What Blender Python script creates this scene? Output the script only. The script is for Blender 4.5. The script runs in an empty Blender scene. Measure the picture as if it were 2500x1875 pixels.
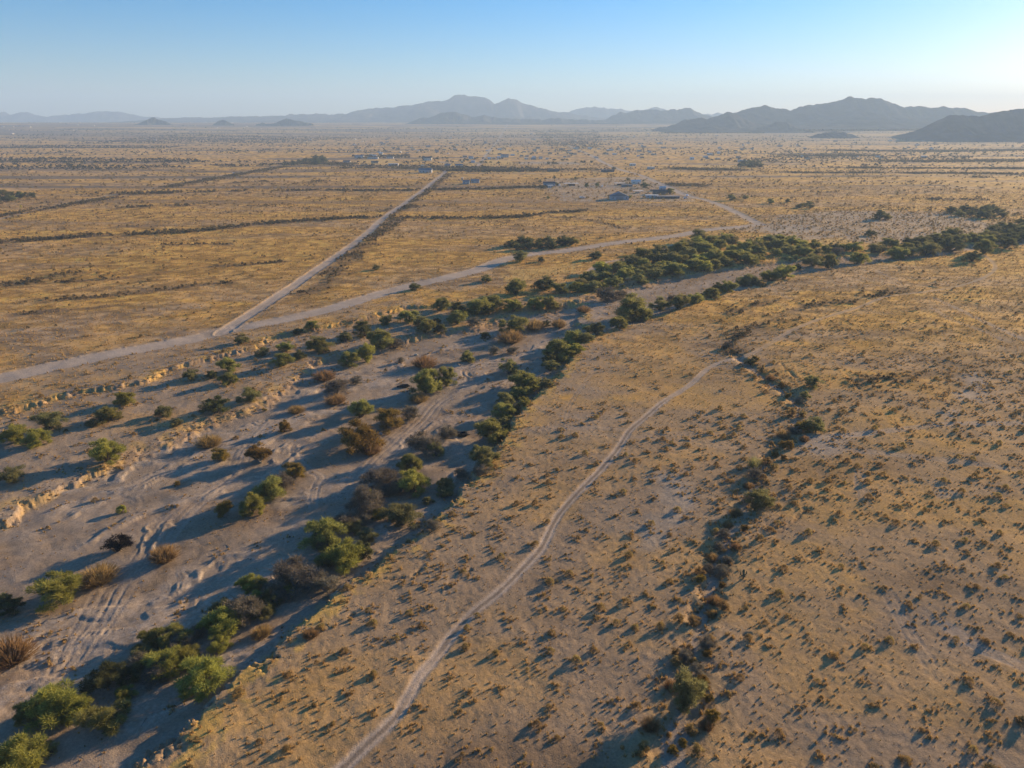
import bpy, math, random
import numpy as np
from mathutils import Vector

SC = bpy.context.scene
COL = SC.collection
RAD = math.radians
rng = np.random.default_rng(11)
random.seed(5)

# ------------------------------------------------------------------ camera
F = 1735.0                     # focal length in pixels of a 2500 px wide frame
PITCH = RAD(20.25)
H = 80.0
cam_d = bpy.data.cameras.new('camera')
cam_d.sensor_fit = 'HORIZONTAL'
cam_d.angle = 2 * math.atan(1250 / F)
cam_d.clip_start = 1.0
cam_d.clip_end = 90000
cam = bpy.data.objects.new('camera', cam_d)
COL.objects.link(cam)
cam.location = (0, 0, H)
cam.rotation_euler = (RAD(90) - PITCH, 0, 0)
SC.camera = cam

# ------------------------------------------------------------------ sky, sun, exposure
SUN_AZ, SUN_EL = RAD(52), RAD(12.3)      # azimuth clockwise from the viewing direction (+Y)
w = bpy.data.worlds.new('World'); SC.world = w
w.use_nodes = True
nt = w.node_tree; nt.nodes.clear()
wo = nt.nodes.new('ShaderNodeOutputWorld'); bg = nt.nodes.new('ShaderNodeBackground')
sky = nt.nodes.new('ShaderNodeTexSky'); sky.sky_type = 'NISHITA'
sky.sun_disc = False
sky.sun_elevation = SUN_EL
sky.sun_rotation = SUN_AZ
sky.altitude = 300; sky.air_density = 1.0; sky.dust_density = 0.40; sky.ozone_density = 5.0
bg.inputs[1].default_value = 0.082
hs_ = nt.nodes.new('ShaderNodeHueSaturation'); hs_.inputs['Saturation'].default_value = 1.30      # clear, deep blue air
tn_ = nt.nodes.new('ShaderNodeMix'); tn_.data_type = 'RGBA'; tn_.blend_type = 'MULTIPLY'; tn_.inputs[0].default_value = 1; tn_.inputs[7].default_value = (1.10, .94, .965, 1)
nt.links.new(sky.outputs[0], hs_.inputs['Color']); nt.links.new(hs_.outputs[0], tn_.inputs[6]); nt.links.new(tn_.outputs[2], bg.inputs[0]); nt.links.new(bg.outputs[0], wo.inputs[0])
sd = bpy.data.lights.new('sun', 'SUN'); sd.energy = 5.0; sd.angle = RAD(0.5); sd.color = (1.0, 0.73, 0.43)
so = bpy.data.objects.new('sun', sd); COL.objects.link(so)
so.rotation_euler = Vector((-math.sin(SUN_AZ) * math.cos(SUN_EL), -math.cos(SUN_AZ) * math.cos(SUN_EL), -math.sin(SUN_EL))).to_track_quat('-Z', 'Y').to_euler()
SC.view_settings.view_transform = 'Standard'
SC.view_settings.look = 'None'
SC.view_settings.gamma = 1
SC.view_settings.exposure = 1.25
HAZE = 1.2e-4
SC.cycles.volume_bounces = 1
SC.cycles.use_denoising = True
SC.cycles.max_bounces = 6
SC.cycles.transparent_max_bounces = 4

# ------------------------------------------------------------------ helpers
def tag(o, label=None, cat=None, group=None, kind=None):
    if label: o['label'] = label
    if cat: o['category'] = cat
    if group: o['group'] = group
    if kind: o['kind'] = kind
    return o

def empty(name, loc, rz=0.0):
    o = bpy.data.objects.new(name, None); COL.objects.link(o)
    o.location = loc; o.rotation_euler = (0, 0, rz); o.empty_display_size = 0.5
    return o

def link(name, me, parent=None, loc=None):
    o = bpy.data.objects.new(name, me); COL.objects.link(o)
    if parent: o.parent = parent
    if loc is not None: o.location = loc
    return o

def unproj(x, y, z=0.0):
    """pixel of the 2500 x 1875 frame -> point of the plane at height z"""
    x = np.asarray(x, float); y = np.asarray(y, float)
    u = (x - 1250) / F; v = (937.5 - y) / F
    dy = math.cos(PITCH) + v * math.sin(PITCH); dz = -math.sin(PITCH) + v * math.cos(PITCH)
    t = (z - H) / dz
    return u * t, dy * t, t

def P(pts, k=1.0):
    a = np.array(pts, float) * k
    X, Y, _ = unproj(a[:, 0], a[:, 1])
    return np.stack([X, Y], 1)

def smooth_line(a, n=6):
    """Catmull-Rom"""
    a = np.asarray(a); out = []
    for i in range(len(a) - 1):
        p0 = a[max(i - 1, 0)]; p1 = a[i]; p2 = a[i + 1]; p3 = a[min(i + 2, len(a) - 1)]
        for t in np.linspace(0, 1, n, endpoint=False):
            out.append(0.5 * ((2 * p1) + (-p0 + p2) * t + (2 * p0 - 5 * p1 + 4 * p2 - p3) * t * t + (-p0 + 3 * p1 - 3 * p2 + p3) * t ** 3))
    out.append(a[-1])
    return np.array(out)

def ss(a, b, x):
    t = np.clip((x - a) / (b - a), 0, 1)
    return t * t * (3 - 2 * t)

def _h(ix, iy, s):
    h = (ix * 374761393 + iy * 668265263 + s * 974634777) & 0xffffffff
    h = ((h ^ (h >> 13)) * 1274126177) & 0xffffffff
    return ((h ^ (h >> 16)) & 0xffff).astype(np.float32) / 65535.0

def vn(x, y, s=0):
    fx = np.floor(x); fy = np.floor(y)
    ix = fx.astype(np.int64); iy = fy.astype(np.int64)
    u = (x - fx).astype(np.float32); v = (y - fy).astype(np.float32)
    u = u * u * (3 - 2 * u); v = v * v * (3 - 2 * v)
    a = _h(ix, iy, s); b = _h(ix + 1, iy, s); c = _h(ix, iy + 1, s); d = _h(ix + 1, iy + 1, s)
    return a + (b - a) * u + (c - a) * v + (a - b - c + d) * u * v

def fbm(x, y, o=3, s=0):
    r = 0; amp = 0.5; tot = 0
    for i in range(o):
        r = r + amp * vn(x, y, s + 17 * i); tot += amp
        x = x * 2.03 + 11.3; y = y * 2.03 + 7.7; amp *= 0.5
    return r / tot

def line_dist(line, X, Y, margin):
    """distance of every point to a polyline, margin where farther; also the run along it"""
    d = np.full(X.shape, margin, np.float32); run = np.zeros(X.shape, np.float32); acc = 0.0
    for i in range(len(line) - 1):
        ax, ay = line[i]; bx, by = line[i + 1]
        L = math.hypot(bx - ax, by - ay)
        if L < 1e-6: continue
        m = (X > min(ax, bx) - margin) & (X < max(ax, bx) + margin) & (Y > min(ay, by) - margin) & (Y < max(ay, by) + margin)
        k = np.nonzero(m)[0]
        if len(k):
            px = X[k] - ax; py = Y[k] - ay
            t = np.clip((px * (bx - ax) + py * (by - ay)) / (L * L), 0, 1)
            dd = np.hypot(px - t * (bx - ax), py - t * (by - ay))
            w_ = dd < d[k]
            d[k[w_]] = dd[w_]; run[k[w_]] = acc + t[w_] * L
        acc += L
    return d, run

def poly_sd(poly, X, Y, margin):
    """signed distance to a closed polygon, positive inside, clamped to margin"""
    p = np.vstack([poly, poly[:1]])
    d, run = line_dist(p, X, Y, margin)
    ins = np.zeros(X.shape, bool)
    for i in range(len(p) - 1):
        ax, ay = p[i]; bx, by = p[i + 1]
        if ay == by: continue
        c = (ay > Y) != (by > Y)
        k = np.nonzero(c)[0]
        if len(k):
            hit = X[k] < (bx - ax) * (Y[k] - ay) / (by - ay) + ax
            ins[k[hit]] ^= True
    return np.where(ins, d, -d)

# ------------------------------------------------------------------ materials
def new_mat(name):
    m = bpy.data.materials.new(name); m.use_nodes = True
    n = m.node_tree; n.nodes.clear()
    out = n.nodes.new('ShaderNodeOutputMaterial')
    return m, n, out

def N(n, t, **k):
    q = n.nodes.new(t)
    for a, b in k.items(): setattr(q, a, b)
    return q

def plain(name, col, rough=0.8, noise=0.25, scale=3.0, metal=0.0):
    m, n, out = new_mat(name)
    b = N(n, 'ShaderNodeBsdfPrincipled'); b.inputs['Roughness'].default_value = rough; b.inputs['Metallic'].default_value = metal
    tc = N(n, 'ShaderNodeTexCoord'); nz = N(n, 'ShaderNodeTexNoise'); nz.inputs['Scale'].default_value = scale; nz.inputs['Detail'].default_value = 4
    mr = N(n, 'ShaderNodeMapRange'); mr.inputs[3].default_value = 1 - noise; mr.inputs[4].default_value = 1 + noise
    mx = N(n, 'ShaderNodeMix', data_type='RGBA', blend_type='MULTIPLY'); mx.inputs[0].default_value = 1
    mx.inputs[6].default_value = (*col, 1)
    n.links.new(tc.outputs['Object'], nz.inputs['Vector']); n.links.new(nz.outputs[0], mr.inputs[0]); n.links.new(mr.outputs[0], mx.inputs[7])
    n.links.new(mx.outputs[2], b.inputs['Base Color']); n.links.new(b.outputs[0], out.inputs[0])
    return m

def ground_mat():
    m, n, out = new_mat('desert_soil')
    b = N(n, 'ShaderNodeBsdfPrincipled'); b.inputs['Roughness'].default_value = 1.0; b.inputs['Specular IOR Level'].default_value = 0.05
    at = N(n, 'ShaderNodeAttribute', attribute_name='Col')
    tc = N(n, 'ShaderNodeTexCoord')
    n1 = N(n, 'ShaderNodeTexNoise'); n1.inputs['Scale'].default_value = 2.2; n1.inputs['Detail'].default_value = 5; n1.inputs['Roughness'].default_value = 0.7
    n2 = N(n, 'ShaderNodeTexNoise'); n2.inputs['Scale'].default_value = 0.11; n2.inputs['Detail'].default_value = 4
    r1 = N(n, 'ShaderNodeMapRange'); r1.inputs[1].default_value = 0.3; r1.inputs[2].default_value = 0.7; r1.inputs[3].default_value = 0.74; r1.inputs[4].default_value = 1.28
    r2 = N(n, 'ShaderNodeMapRange'); r2.inputs[1].default_value = 0.3; r2.inputs[2].default_value = 0.7; r2.inputs[3].default_value = 0.88; r2.inputs[4].default_value = 1.12
    mu = N(n, 'ShaderNodeMath', operation='MULTIPLY')
    mx = N(n, 'ShaderNodeMix', data_type='RGBA', blend_type='MULTIPLY'); mx.inputs[0].default_value = 1
    bp = N(n, 'ShaderNodeBump'); bp.inputs['Strength'].default_value = 0.95; bp.inputs['Distance'].default_value = 0.12
    n3 = N(n, 'ShaderNodeTexNoise'); n3.inputs['Scale'].default_value = 4.6; n3.inputs['Detail'].default_value = 6; n3.inputs['Roughness'].default_value = 0.65
    L = n.links.new
    for q in (n1, n2, n3): L(tc.outputs['Object'], q.inputs['Vector'])
    L(n1.outputs[0], r1.inputs[0]); L(n2.outputs[0], r2.inputs[0]); L(r1.outputs[0], mu.inputs[0]); L(r2.outputs[0], mu.inputs[1])
    L(at.outputs['Color'], mx.inputs[6]); L(mu.outputs[0], mx.inputs[7]); L(mx.outputs[2], b.inputs['Base Color'])
    L(n3.outputs[0], bp.inputs['Height']); L(bp.outputs[0], b.inputs['Normal']); L(b.outputs[0], out.inputs[0])
    return m

def leaf_mat(name, dark=None, light=None, trans=0.5, attr=False, var=0.16):
    """leaves or dry blades: diffuse and translucent; tint varies from clump to clump and from plant to plant"""
    m, n, out = new_mat(name); L = n.links.new
    df = N(n, 'ShaderNodeBsdfDiffuse'); tr = N(n, 'ShaderNodeBsdfTranslucent'); ms = N(n, 'ShaderNodeMixShader'); ms.inputs[0].default_value = trans
    if attr:
        at = N(n, 'ShaderNodeAttribute', attribute_name='Col'); src = at.outputs['Color']
    else:
        at = N(n, 'ShaderNodeAttribute', attribute_name='tint')
        mx = N(n, 'ShaderNodeMix', data_type='RGBA'); mx.inputs[6].default_value = (*dark, 1); mx.inputs[7].default_value = (*light, 1)
        L(at.outputs['Fac'], mx.inputs[0])
        oi = N(n, 'ShaderNodeObjectInfo'); hs = N(n, 'ShaderNodeHueSaturation')
        mr = N(n, 'ShaderNodeMapRange'); mr.inputs[3].default_value = 1 - var; mr.inputs[4].default_value = 1 + var
        m2 = N(n, 'ShaderNodeMapRange'); m2.inputs[3].default_value = 0.485; m2.inputs[4].default_value = 0.512
        L(oi.outputs['Random'], mr.inputs[0]); L(oi.outputs['Random'], m2.inputs[0])
        L(mr.outputs[0], hs.inputs['Value']); L(m2.outputs[0], hs.inputs['Hue']); L(mx.outputs[2], hs.inputs['Color']); src = hs.outputs[0]
    L(src, df.inputs[0]); L(src, tr.inputs[0]); L(df.outputs[0], ms.inputs[1]); L(tr.outputs[0], ms.inputs[2]); L(ms.outputs[0], out.inputs[0])
    return m

# ------------------------------------------------------------------ mesh makers
def raw_mesh(name, V, nv):
    """V: (n*nv, 3) vertices of n separate faces of nv corners"""
    me = bpy.data.meshes.new(name); n = len(V) // nv
    me.vertices.add(len(V)); me.vertices.foreach_set('co', np.ascontiguousarray(V, np.float32).ravel())
    me.loops.add(len(V)); me.loops.foreach_set('vertex_index', np.arange(len(V), dtype=np.int32))
    me.polygons.add(n); me.polygons.foreach_set('loop_start', np.arange(0, n * nv, nv, dtype=np.int32))
    me.update(calc_edges=True)
    return me

def set_attr(me, name, vals, typ='FLOAT'):
    if typ == 'FLOAT':
        a = me.attributes.new(name, 'FLOAT', 'POINT'); a.data.foreach_set('value', np.ascontiguousarray(vals, np.float32))
    else:
        a = me.attributes.new(name, 'FLOAT_COLOR', 'POINT')
        v = np.ones((len(vals), 4), np.float32); v[:, :3] = vals
        a.data.foreach_set('color', v.ravel())

class MB:
    """boxes, prisms and tubes gathered into ONE mesh"""
    def __init__(s): s.v = []; s.f = []
    def add(s, vs, fs):
        b = len(s.v); s.v += [tuple(map(float, q)) for q in vs]; s.f += [[i + b for i in f] for f in fs]; return s
    def box(s, x0, x1, y0, y1, z0, z1):
        return s.add([(x0, y0, z0), (x1, y0, z0), (x1, y1, z0), (x0, y1, z0), (x0, y0, z1), (x1, y0, z1), (x1, y1, z1), (x0, y1, z1)],
                     [[0, 3, 2, 1], [4, 5, 6, 7], [0, 1, 5, 4], [1, 2, 6, 5], [2, 3, 7, 6], [3, 0, 4, 7]])
    def gable(s, x0, x1, y0, y1, z0, z1):      # ridge along x
        ym = (y0 + y1) / 2
        return s.add([(x0, y0, z0), (x1, y0, z0), (x1, y1, z0), (x0, y1, z0), (x0, ym, z1), (x1, ym, z1)],
                     [[0, 3, 2, 1], [0, 1, 5, 4], [2, 3, 4, 5], [0, 4, 3], [1, 2, 5]])
    def tube(s, pts, rad, k=6):
        pts = [Vector(p) for p in pts]; rings = []
        for i, p in enumerate(pts):
            t = (pts[min(i + 1, len(pts) - 1)] - pts[max(i - 1, 0)]).normalized()
            u = t.orthogonal().normalized(); v = t.cross(u)
            rings.append([p + (u * math.cos(2 * math.pi * j / k) + v * math.sin(2 * math.pi * j / k)) * rad[i] for j in range(k)])
        vs = [q for r in rings for q in r]; fs = []
        for i in range(len(pts) - 1):
            for j in range(k):
                fs.append([i * k + j, i * k + (j + 1) % k, (i + 1) * k + (j + 1) % k, (i + 1) * k + j])
        fs.append(list(range(k))[::-1]); fs.append([(len(pts) - 1) * k + j for j in range(k)])
        return s.add(vs, fs)
    def mesh(s, name, mat=None, smooth=False):
        me = bpy.data.meshes.new(name); me.from_pydata(s.v, [], s.f)
        if smooth: me.polygons.foreach_set('use_smooth', [True] * len(me.polygons))
        if mat: me.materials.append(mat)
        me.update(); return me
    def build(s, name, mat, parent=None, loc=None, smooth=False):
        return link(name, s.mesh(name, mat, smooth), parent, loc)

# ------------------------------------------------------------------ the lie of the land
K = 2500 / 2212
# bank on the far (left) side of the wash, then back along the near (right) bank; pixels of the photograph
LB = [(-500, 1400), (-200, 1310), (0, 1249), (18, 1228), (75, 1201), (136, 1174), (211, 1150), (304, 1105), (340, 1090), (386, 1072), (422, 1054), (452, 1039), (497, 1023),
      (572, 1002), (640, 975), (680, 945), (720, 911), (754, 878), (850, 857), (960, 832), (1030, 812), (1080, 800), (1150, 790), (1200, 778), (1260, 765),
      (1330, 752), (1420, 730), (1480, 712), (1560, 695), (1640, 675), (1740, 662), (1830, 648), (1900, 636), (2000, 628), (2100, 622), (2200, 612), (2300, 602), (2400, 590), (2500, 578), (2750, 556)]
RB = [(2750, 582), (2500, 596), (2400, 606), (2330, 620), (2200, 634), (2100, 648), (2000, 662), (1930, 676), (1850, 694), (1780, 714), (1700, 737), (1640, 759), (1560, 787),
      (1480, 807), (1420, 832), (1400, 855), (1375, 890), (1350, 930), (1320, 960), (1285, 985), (1265, 1025), (1230, 1085), (1190, 1140), (1130, 1200), (1060, 1265), (990, 1325),
      (930, 1375), (880, 1405), (780, 1490), (715, 1550), (612, 1645), (508, 1748), (405, 1840), (300, 1930), (60, 2150), (-600, 2100)]
LB2 = [(-500, 1130), (-200, 1050), (38, 990), (134, 970), (230, 950), (300, 940), (346, 928), (384, 909), (442, 891), (500, 872), (576, 857), (615, 845), (653, 826), (700, 814), (780, 800),
       (830, 787), (888, 780), (926, 764), (984, 749), (1037, 745), (1100, 742), (1160, 755), (1250, 752)]
WASH = P(LB + RB)
BENCH = P(LB2 + [(1330, 745), (1420, 735)] + RB[14:])
R1 = smooth_line(P([(-300, 990), (-100, 948), (0, 925), (170, 887), (339, 853), (452, 831), (509, 816), (554, 805), (633, 791), (735, 771), (836, 746), (938, 714), (1017, 693), (1085, 680), (1175, 656),
                    (1232, 633), (1300, 619), (1390, 610), (1503, 593), (1639, 576), (1718, 562), (1797, 554), (1853, 548)]))
R2 = smooth_line(P([(540, 812), (554, 802), (633, 752), (723, 692), (814, 631), (859, 599), (904, 563), (938, 531), (983, 500), (1040, 458), (1079, 427), (1095, 415), (1130, 410), (1164, 407), (1187, 377), (1215, 345), (1240, 322)]))
R3 = smooth_line(P([(1857, 548), (1781, 511), (1731, 490), (1671, 475), (1625, 454), (1560, 427), (1499, 409), (1433, 375), (1380, 352), (1330, 330)]))
R5 = smooth_line(P([(-200, 580), (-100, 558), (0, 534), (169, 496), (254, 480), (384, 457), (573, 423), (703, 400), (849, 377), (926, 354), (1003, 344), (1084, 325), (1157, 312)]))
R4 = smooth_line(P([(660, 2020), (740 * K, 1875), (790 * K, 1820), (850 * K, 1757), (885 * K, 1695), (910 * K, 1644), (940 * K, 1605), (985 * K, 1537), (1030 * K, 1486), (1080 * K, 1441), (1130 * K, 1384), (1170 * K, 1334), (1190 * K, 1288),
                    (1210 * K, 1249), (1250 * K, 1198), (1290 * K, 1153), (1330 * K, 1102), (1360 * K, 1051), (1395 * K, 1017), (1440 * K, 974), (1490 * K, 938), (1530 * K, 898), (1565 * K, 881), (1590 * K, 876), (1815, 870),
                    (1830, 866), (1876, 842), (1933, 808), (2000, 780), (2091, 752), (2136, 735), (2170, 723), (2260, 712), (2328, 701), (2385, 684), (2418, 667), (2430, 650), (2418, 633), (2400, 620)]))
R6 = smooth_line(P([(1440, 660), (1460, 646), (1490, 637), (1530, 632), (1590, 622), (1640, 600), (1680, 588)]))     # side track north of the grove
GULLY = smooth_line(P([(1800, 872), (1840, 900), (1870, 925), (1920, 955), (1943, 985), (1950, 1010), (1945, 1040), (1925, 1065), (1900, 1085), (1880, 1112), (1862, 1150), (1845, 1200), (1815, 1250), (1790, 1290), (1770, 1340), (1745, 1380),
                       (1740, 1420), (1725, 1470), (1710, 1520), (1700, 1560), (1690, 1610), (1685, 1680), (1670, 1740), (1650, 1800), (1640, 1875), (1630, 1990)]), 4)
RILLS = [smooth_line(P(q), 4) for q in (
    [(2050, 898), (2062, 912), (2078, 925), (2086, 940), (2100, 952)], [(1810, 1205), (1790, 1192), (1765, 1186), (1750, 1180)], [(1790, 1285), (1770, 1275), (1745, 1265), (1722, 1258)],
    [(1778, 1345), (1755, 1330), (1735, 1320), (1715, 1322)], [(1855, 1340), (1890, 1310), (1930, 1280), (1965, 1250), (2010, 1222)], [(1712, 1550), (1760, 1562), (1800, 1558), (1830, 1546)],
    [(1700, 1560), (1660, 1548), (1625, 1535)], [(1680, 1640), (1640, 1625), (1600, 1605)], [(1760, 1420), (1730, 1405), (1705, 1400)], [(1945, 1000), (1990, 985), (2040, 972), (2090, 960)],
    [(1040, 1500), (1080, 1440), (1150, 1390)], [(860, 1440), (900, 1420), (960, 1412), (1005, 1408), (1025, 1390)], [(790, 1570), (830, 1530), (860, 1500)], [(1890, 870), (1920, 900), (1945, 925)])]
# pairs of wheel ruts: (line, gauge of the pair, how pale)
RUTS = [(smooth_line(P(q), 5), g, p) for q, g, p in (
    ([(-60, 1790), (0, 1737), (90, 1664), (150, 1610), (211, 1526), (256, 1471), (286, 1411), (316, 1384), (370, 1346), (452, 1240), (512, 1186), (572, 1138), (603, 1087), (640, 1050), (700, 990), (780, 940), (860, 900), (940, 862), (1050, 838)], 1.7, .8),
    ([(20, 1740), (110, 1655), (190, 1575), (250, 1500), (300, 1430), (320, 1390)], 1.7, .6),
    ([(860, 1165), (901, 1125), (962, 1071), (1028, 1011), (1067, 966), (1127, 930), (1203, 899), (1260, 860), (1330, 810), (1420, 760), (1560, 715), (1700, 680)], 1.7, .8),
    ([(880, 1175), (930, 1120), (985, 1066), (1050, 1005), (1090, 960), (1180, 920)], 1.7, .7),
    ([(766, 1240), (762, 1200), (770, 1165), (781, 1146), (757, 1131), (728, 1105), (715, 1075), (735, 1055), (760, 1062)], 1.7, .9),
    ([(60, 1560), (87, 1568), (102, 1600), (98, 1630), (81, 1661)], 1.5, .2), ([(78, 1555), (112, 1572), (126, 1602), (118, 1632), (96, 1664)], 1.5, .2), ([(100, 1552), (135, 1570), (160, 1590)], 1.5, .3),
    ([(262, 1490), (270, 1502), (285, 1510), (306, 1508)], 1.5, .5), ([(250, 1508), (268, 1518), (296, 1520)], 1.5, .4), ([(330, 1470), (350, 1465), (372, 1468), (388, 1482)], 1.5, .3),
    ([(200, 1200), (260, 1190), (310, 1188), (332, 1198), (330, 1215), (318, 1225)], 1.6, .4), ([(372, 1200), (400, 1212), (440, 1216), (480, 1208)], 1.5, .4), ([(385, 1220), (400, 1240), (430, 1250)], 1.5, .4),
    ([(320, 1230), (350, 1225), (370, 1222)], 1.5, .4), ([(490, 1390), (525, 1370), (532, 1345), (500, 1310)], 1.6, .3), ([(560, 1375), (560, 1345), (545, 1310)], 1.6, .3),
    ([(430, 1760), (460, 1752), (480, 1760), (486, 1772)], 1.6, .2), ([(560, 1090), (600, 1060), (650, 1040), (690, 1010)], 1.6, .5), ([(640, 980), (690, 980), (740, 965)], 1.6, .5),
    ([(1330, 740), (1390, 745), (1440, 742)], 1.6, .6), ([(880, 905), (940, 900), (1000, 890)], 1.6, .6),
    ([(330, 1870), (430, 1775), (520, 1690), (600, 1610), (680, 1540)], 1.9, .5),
    ([(1232, 1060), (1300, 1048), (1378, 1045), (1480, 1046), (1600, 1056), (1700, 1058), (1800, 1062), (1930, 1078)], 1.9, .5),
    ([(1378, 1050), (1500, 1062), (1600, 1066), (1720, 1075), (1830, 1085)], 1.9, .4), ([(1540, 1066), (1640, 1078), (1760, 1090), (1850, 1098)], 1.9, .3),
    ([(1940, 1066), (2010, 1068), (2090, 1063), (2160, 1056), (2230, 1047), (2310, 1038), (2420, 1036), (2560, 1034)], 2.0, .9),
    ([(1930, 1097), (2010, 1099), (2100, 1104), (2200, 1114), (2300, 1124), (2400, 1137), (2560, 1160)], 2.0, .6),
    ([(2200, 1470), (2260, 1500), (2300, 1520), (2345, 1550), (2400, 1585), (2500, 1625), (2620, 1665)], 2.0, .9), ([(2130, 1400), (2180, 1470), (2230, 1560), (2270, 1620), (2290, 1690)], 2.0, .4),
    ([(2130, 1265), (2110, 1230), (2098, 1180), (2105, 1130)], 1.9, .5), ([(2000, 1130), (2010, 1160), (2050, 1185)], 1.9, .4), ([(2400, 1160), (2440, 1200), (2450, 1230)], 1.9, .4),
    ([(2078, 655), (2100, 675), (2140, 685), (2180, 692), (2190, 702)], 1.9, .3), ([(2130, 655), (2165, 672), (2200, 690)], 1.9, .6),
    ([(2265, 720), (2330, 750), (2400, 785), (2500, 830), (2600, 880)], 2.0, .8), ([(2265, 745), (2320, 780), (2400, 810), (2480, 845)], 2.0, .5), ([(1860, 690), (1900, 715), (1950, 740)], 1.9, .5),
    ([(1375, 1090), (1378, 1040), (1390, 990), (1430, 930), (1460, 890)], 1.0, .5), ([(1630, 1180), (1660, 1160), (1700, 1110)], 1.0, .3),
    ([(1250, 1660), (1300, 1658), (1340, 1650)], 1.6, .2), ([(1970, 1480), (1985, 1500), (1975, 1520)], 1.6, .5))]
_m = [r for r in RUTS[:4]]
for _i, (_l, _g, _p) in enumerate(_m):
    for _o in (2.9,):
        _n = np.gradient(_l, axis=0); _n = np.stack([-_n[:, 1], _n[:, 0]], 1) / (np.hypot(*_n.T)[:, None] + 1e-6)
        _s = np.arange(len(_l)) / 9.0
        RUTS.append((_l + _n * (_o + .9 * np.sin(_s * 1.3 + _o + _i) + .5 * np.sin(_s * 3.1 + _o * 2))[:, None], 1.6, .45))
# patches of bare pale soil / brighter grass, as pixel polygons
BARE = [P(q) for q in ([(1320, 458), (1375, 492), (1700, 492), (1690, 470), (1560, 432), (1330, 436)], [(1855, 552), (1900, 525), (2050, 515), (2300, 520), (2500, 560), (2500, 575), (2200, 600), (2030, 585), (1900, 590)],
                       [(1930, 1078), (1950, 1052), (2060, 1055), (2060, 1075), (2040, 1110), (1960, 1100)], [(2310, 1010), (2340, 960), (2380, 905), (2385, 930), (2345, 1010), (2310, 1030)], [(2270, 1180), (2320, 1205), (2310, 1215)],
                       [(1075, 395), (1165, 395), (1165, 403), (1075, 403)], [(1270, 394), (1400, 394), (1420, 402), (1260, 402)], [(1760, 560), (1950, 548), (2100, 560), (1900, 572)],
                       [(1630, 1170), (1700, 1180), (1690, 1280), (1640, 1330), (1560, 1340), (1620, 1250)])]
GOLD = [P(q) for q in ([(868, 398), (885, 390), (969, 389), (968, 397), (940, 401), (870, 401)], [(1690, 403), (1780, 403), (1802, 411), (1700, 413)], [(1155, 370), (1200, 366), (1288, 369), (1288, 377), (1155, 376)],
                       [(1190, 392), (1245, 390), (1262, 403), (1180, 405)], [(1062, 398), (1160, 396), (1160, 407), (1100, 407)], [(1980, 585), (2060, 578), (2075, 592), (2000, 598)], [(1240, 660), (1420, 640), (1400, 665), (1230, 690)])]
LOTS = P([(1310, 440), (1372, 492), (1700, 492), (1690, 470), (1560, 432)])

def c1(*q): return [(x * .3843, 200 + .3843 * y) for x, y in q]
def c2(*q): return [(830 + x * .3843, 200 + .3843 * y) for x, y in q]
def c3(*q): return [(1650 + x * .3843, 200 + .3843 * y) for x, y in q]
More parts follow.
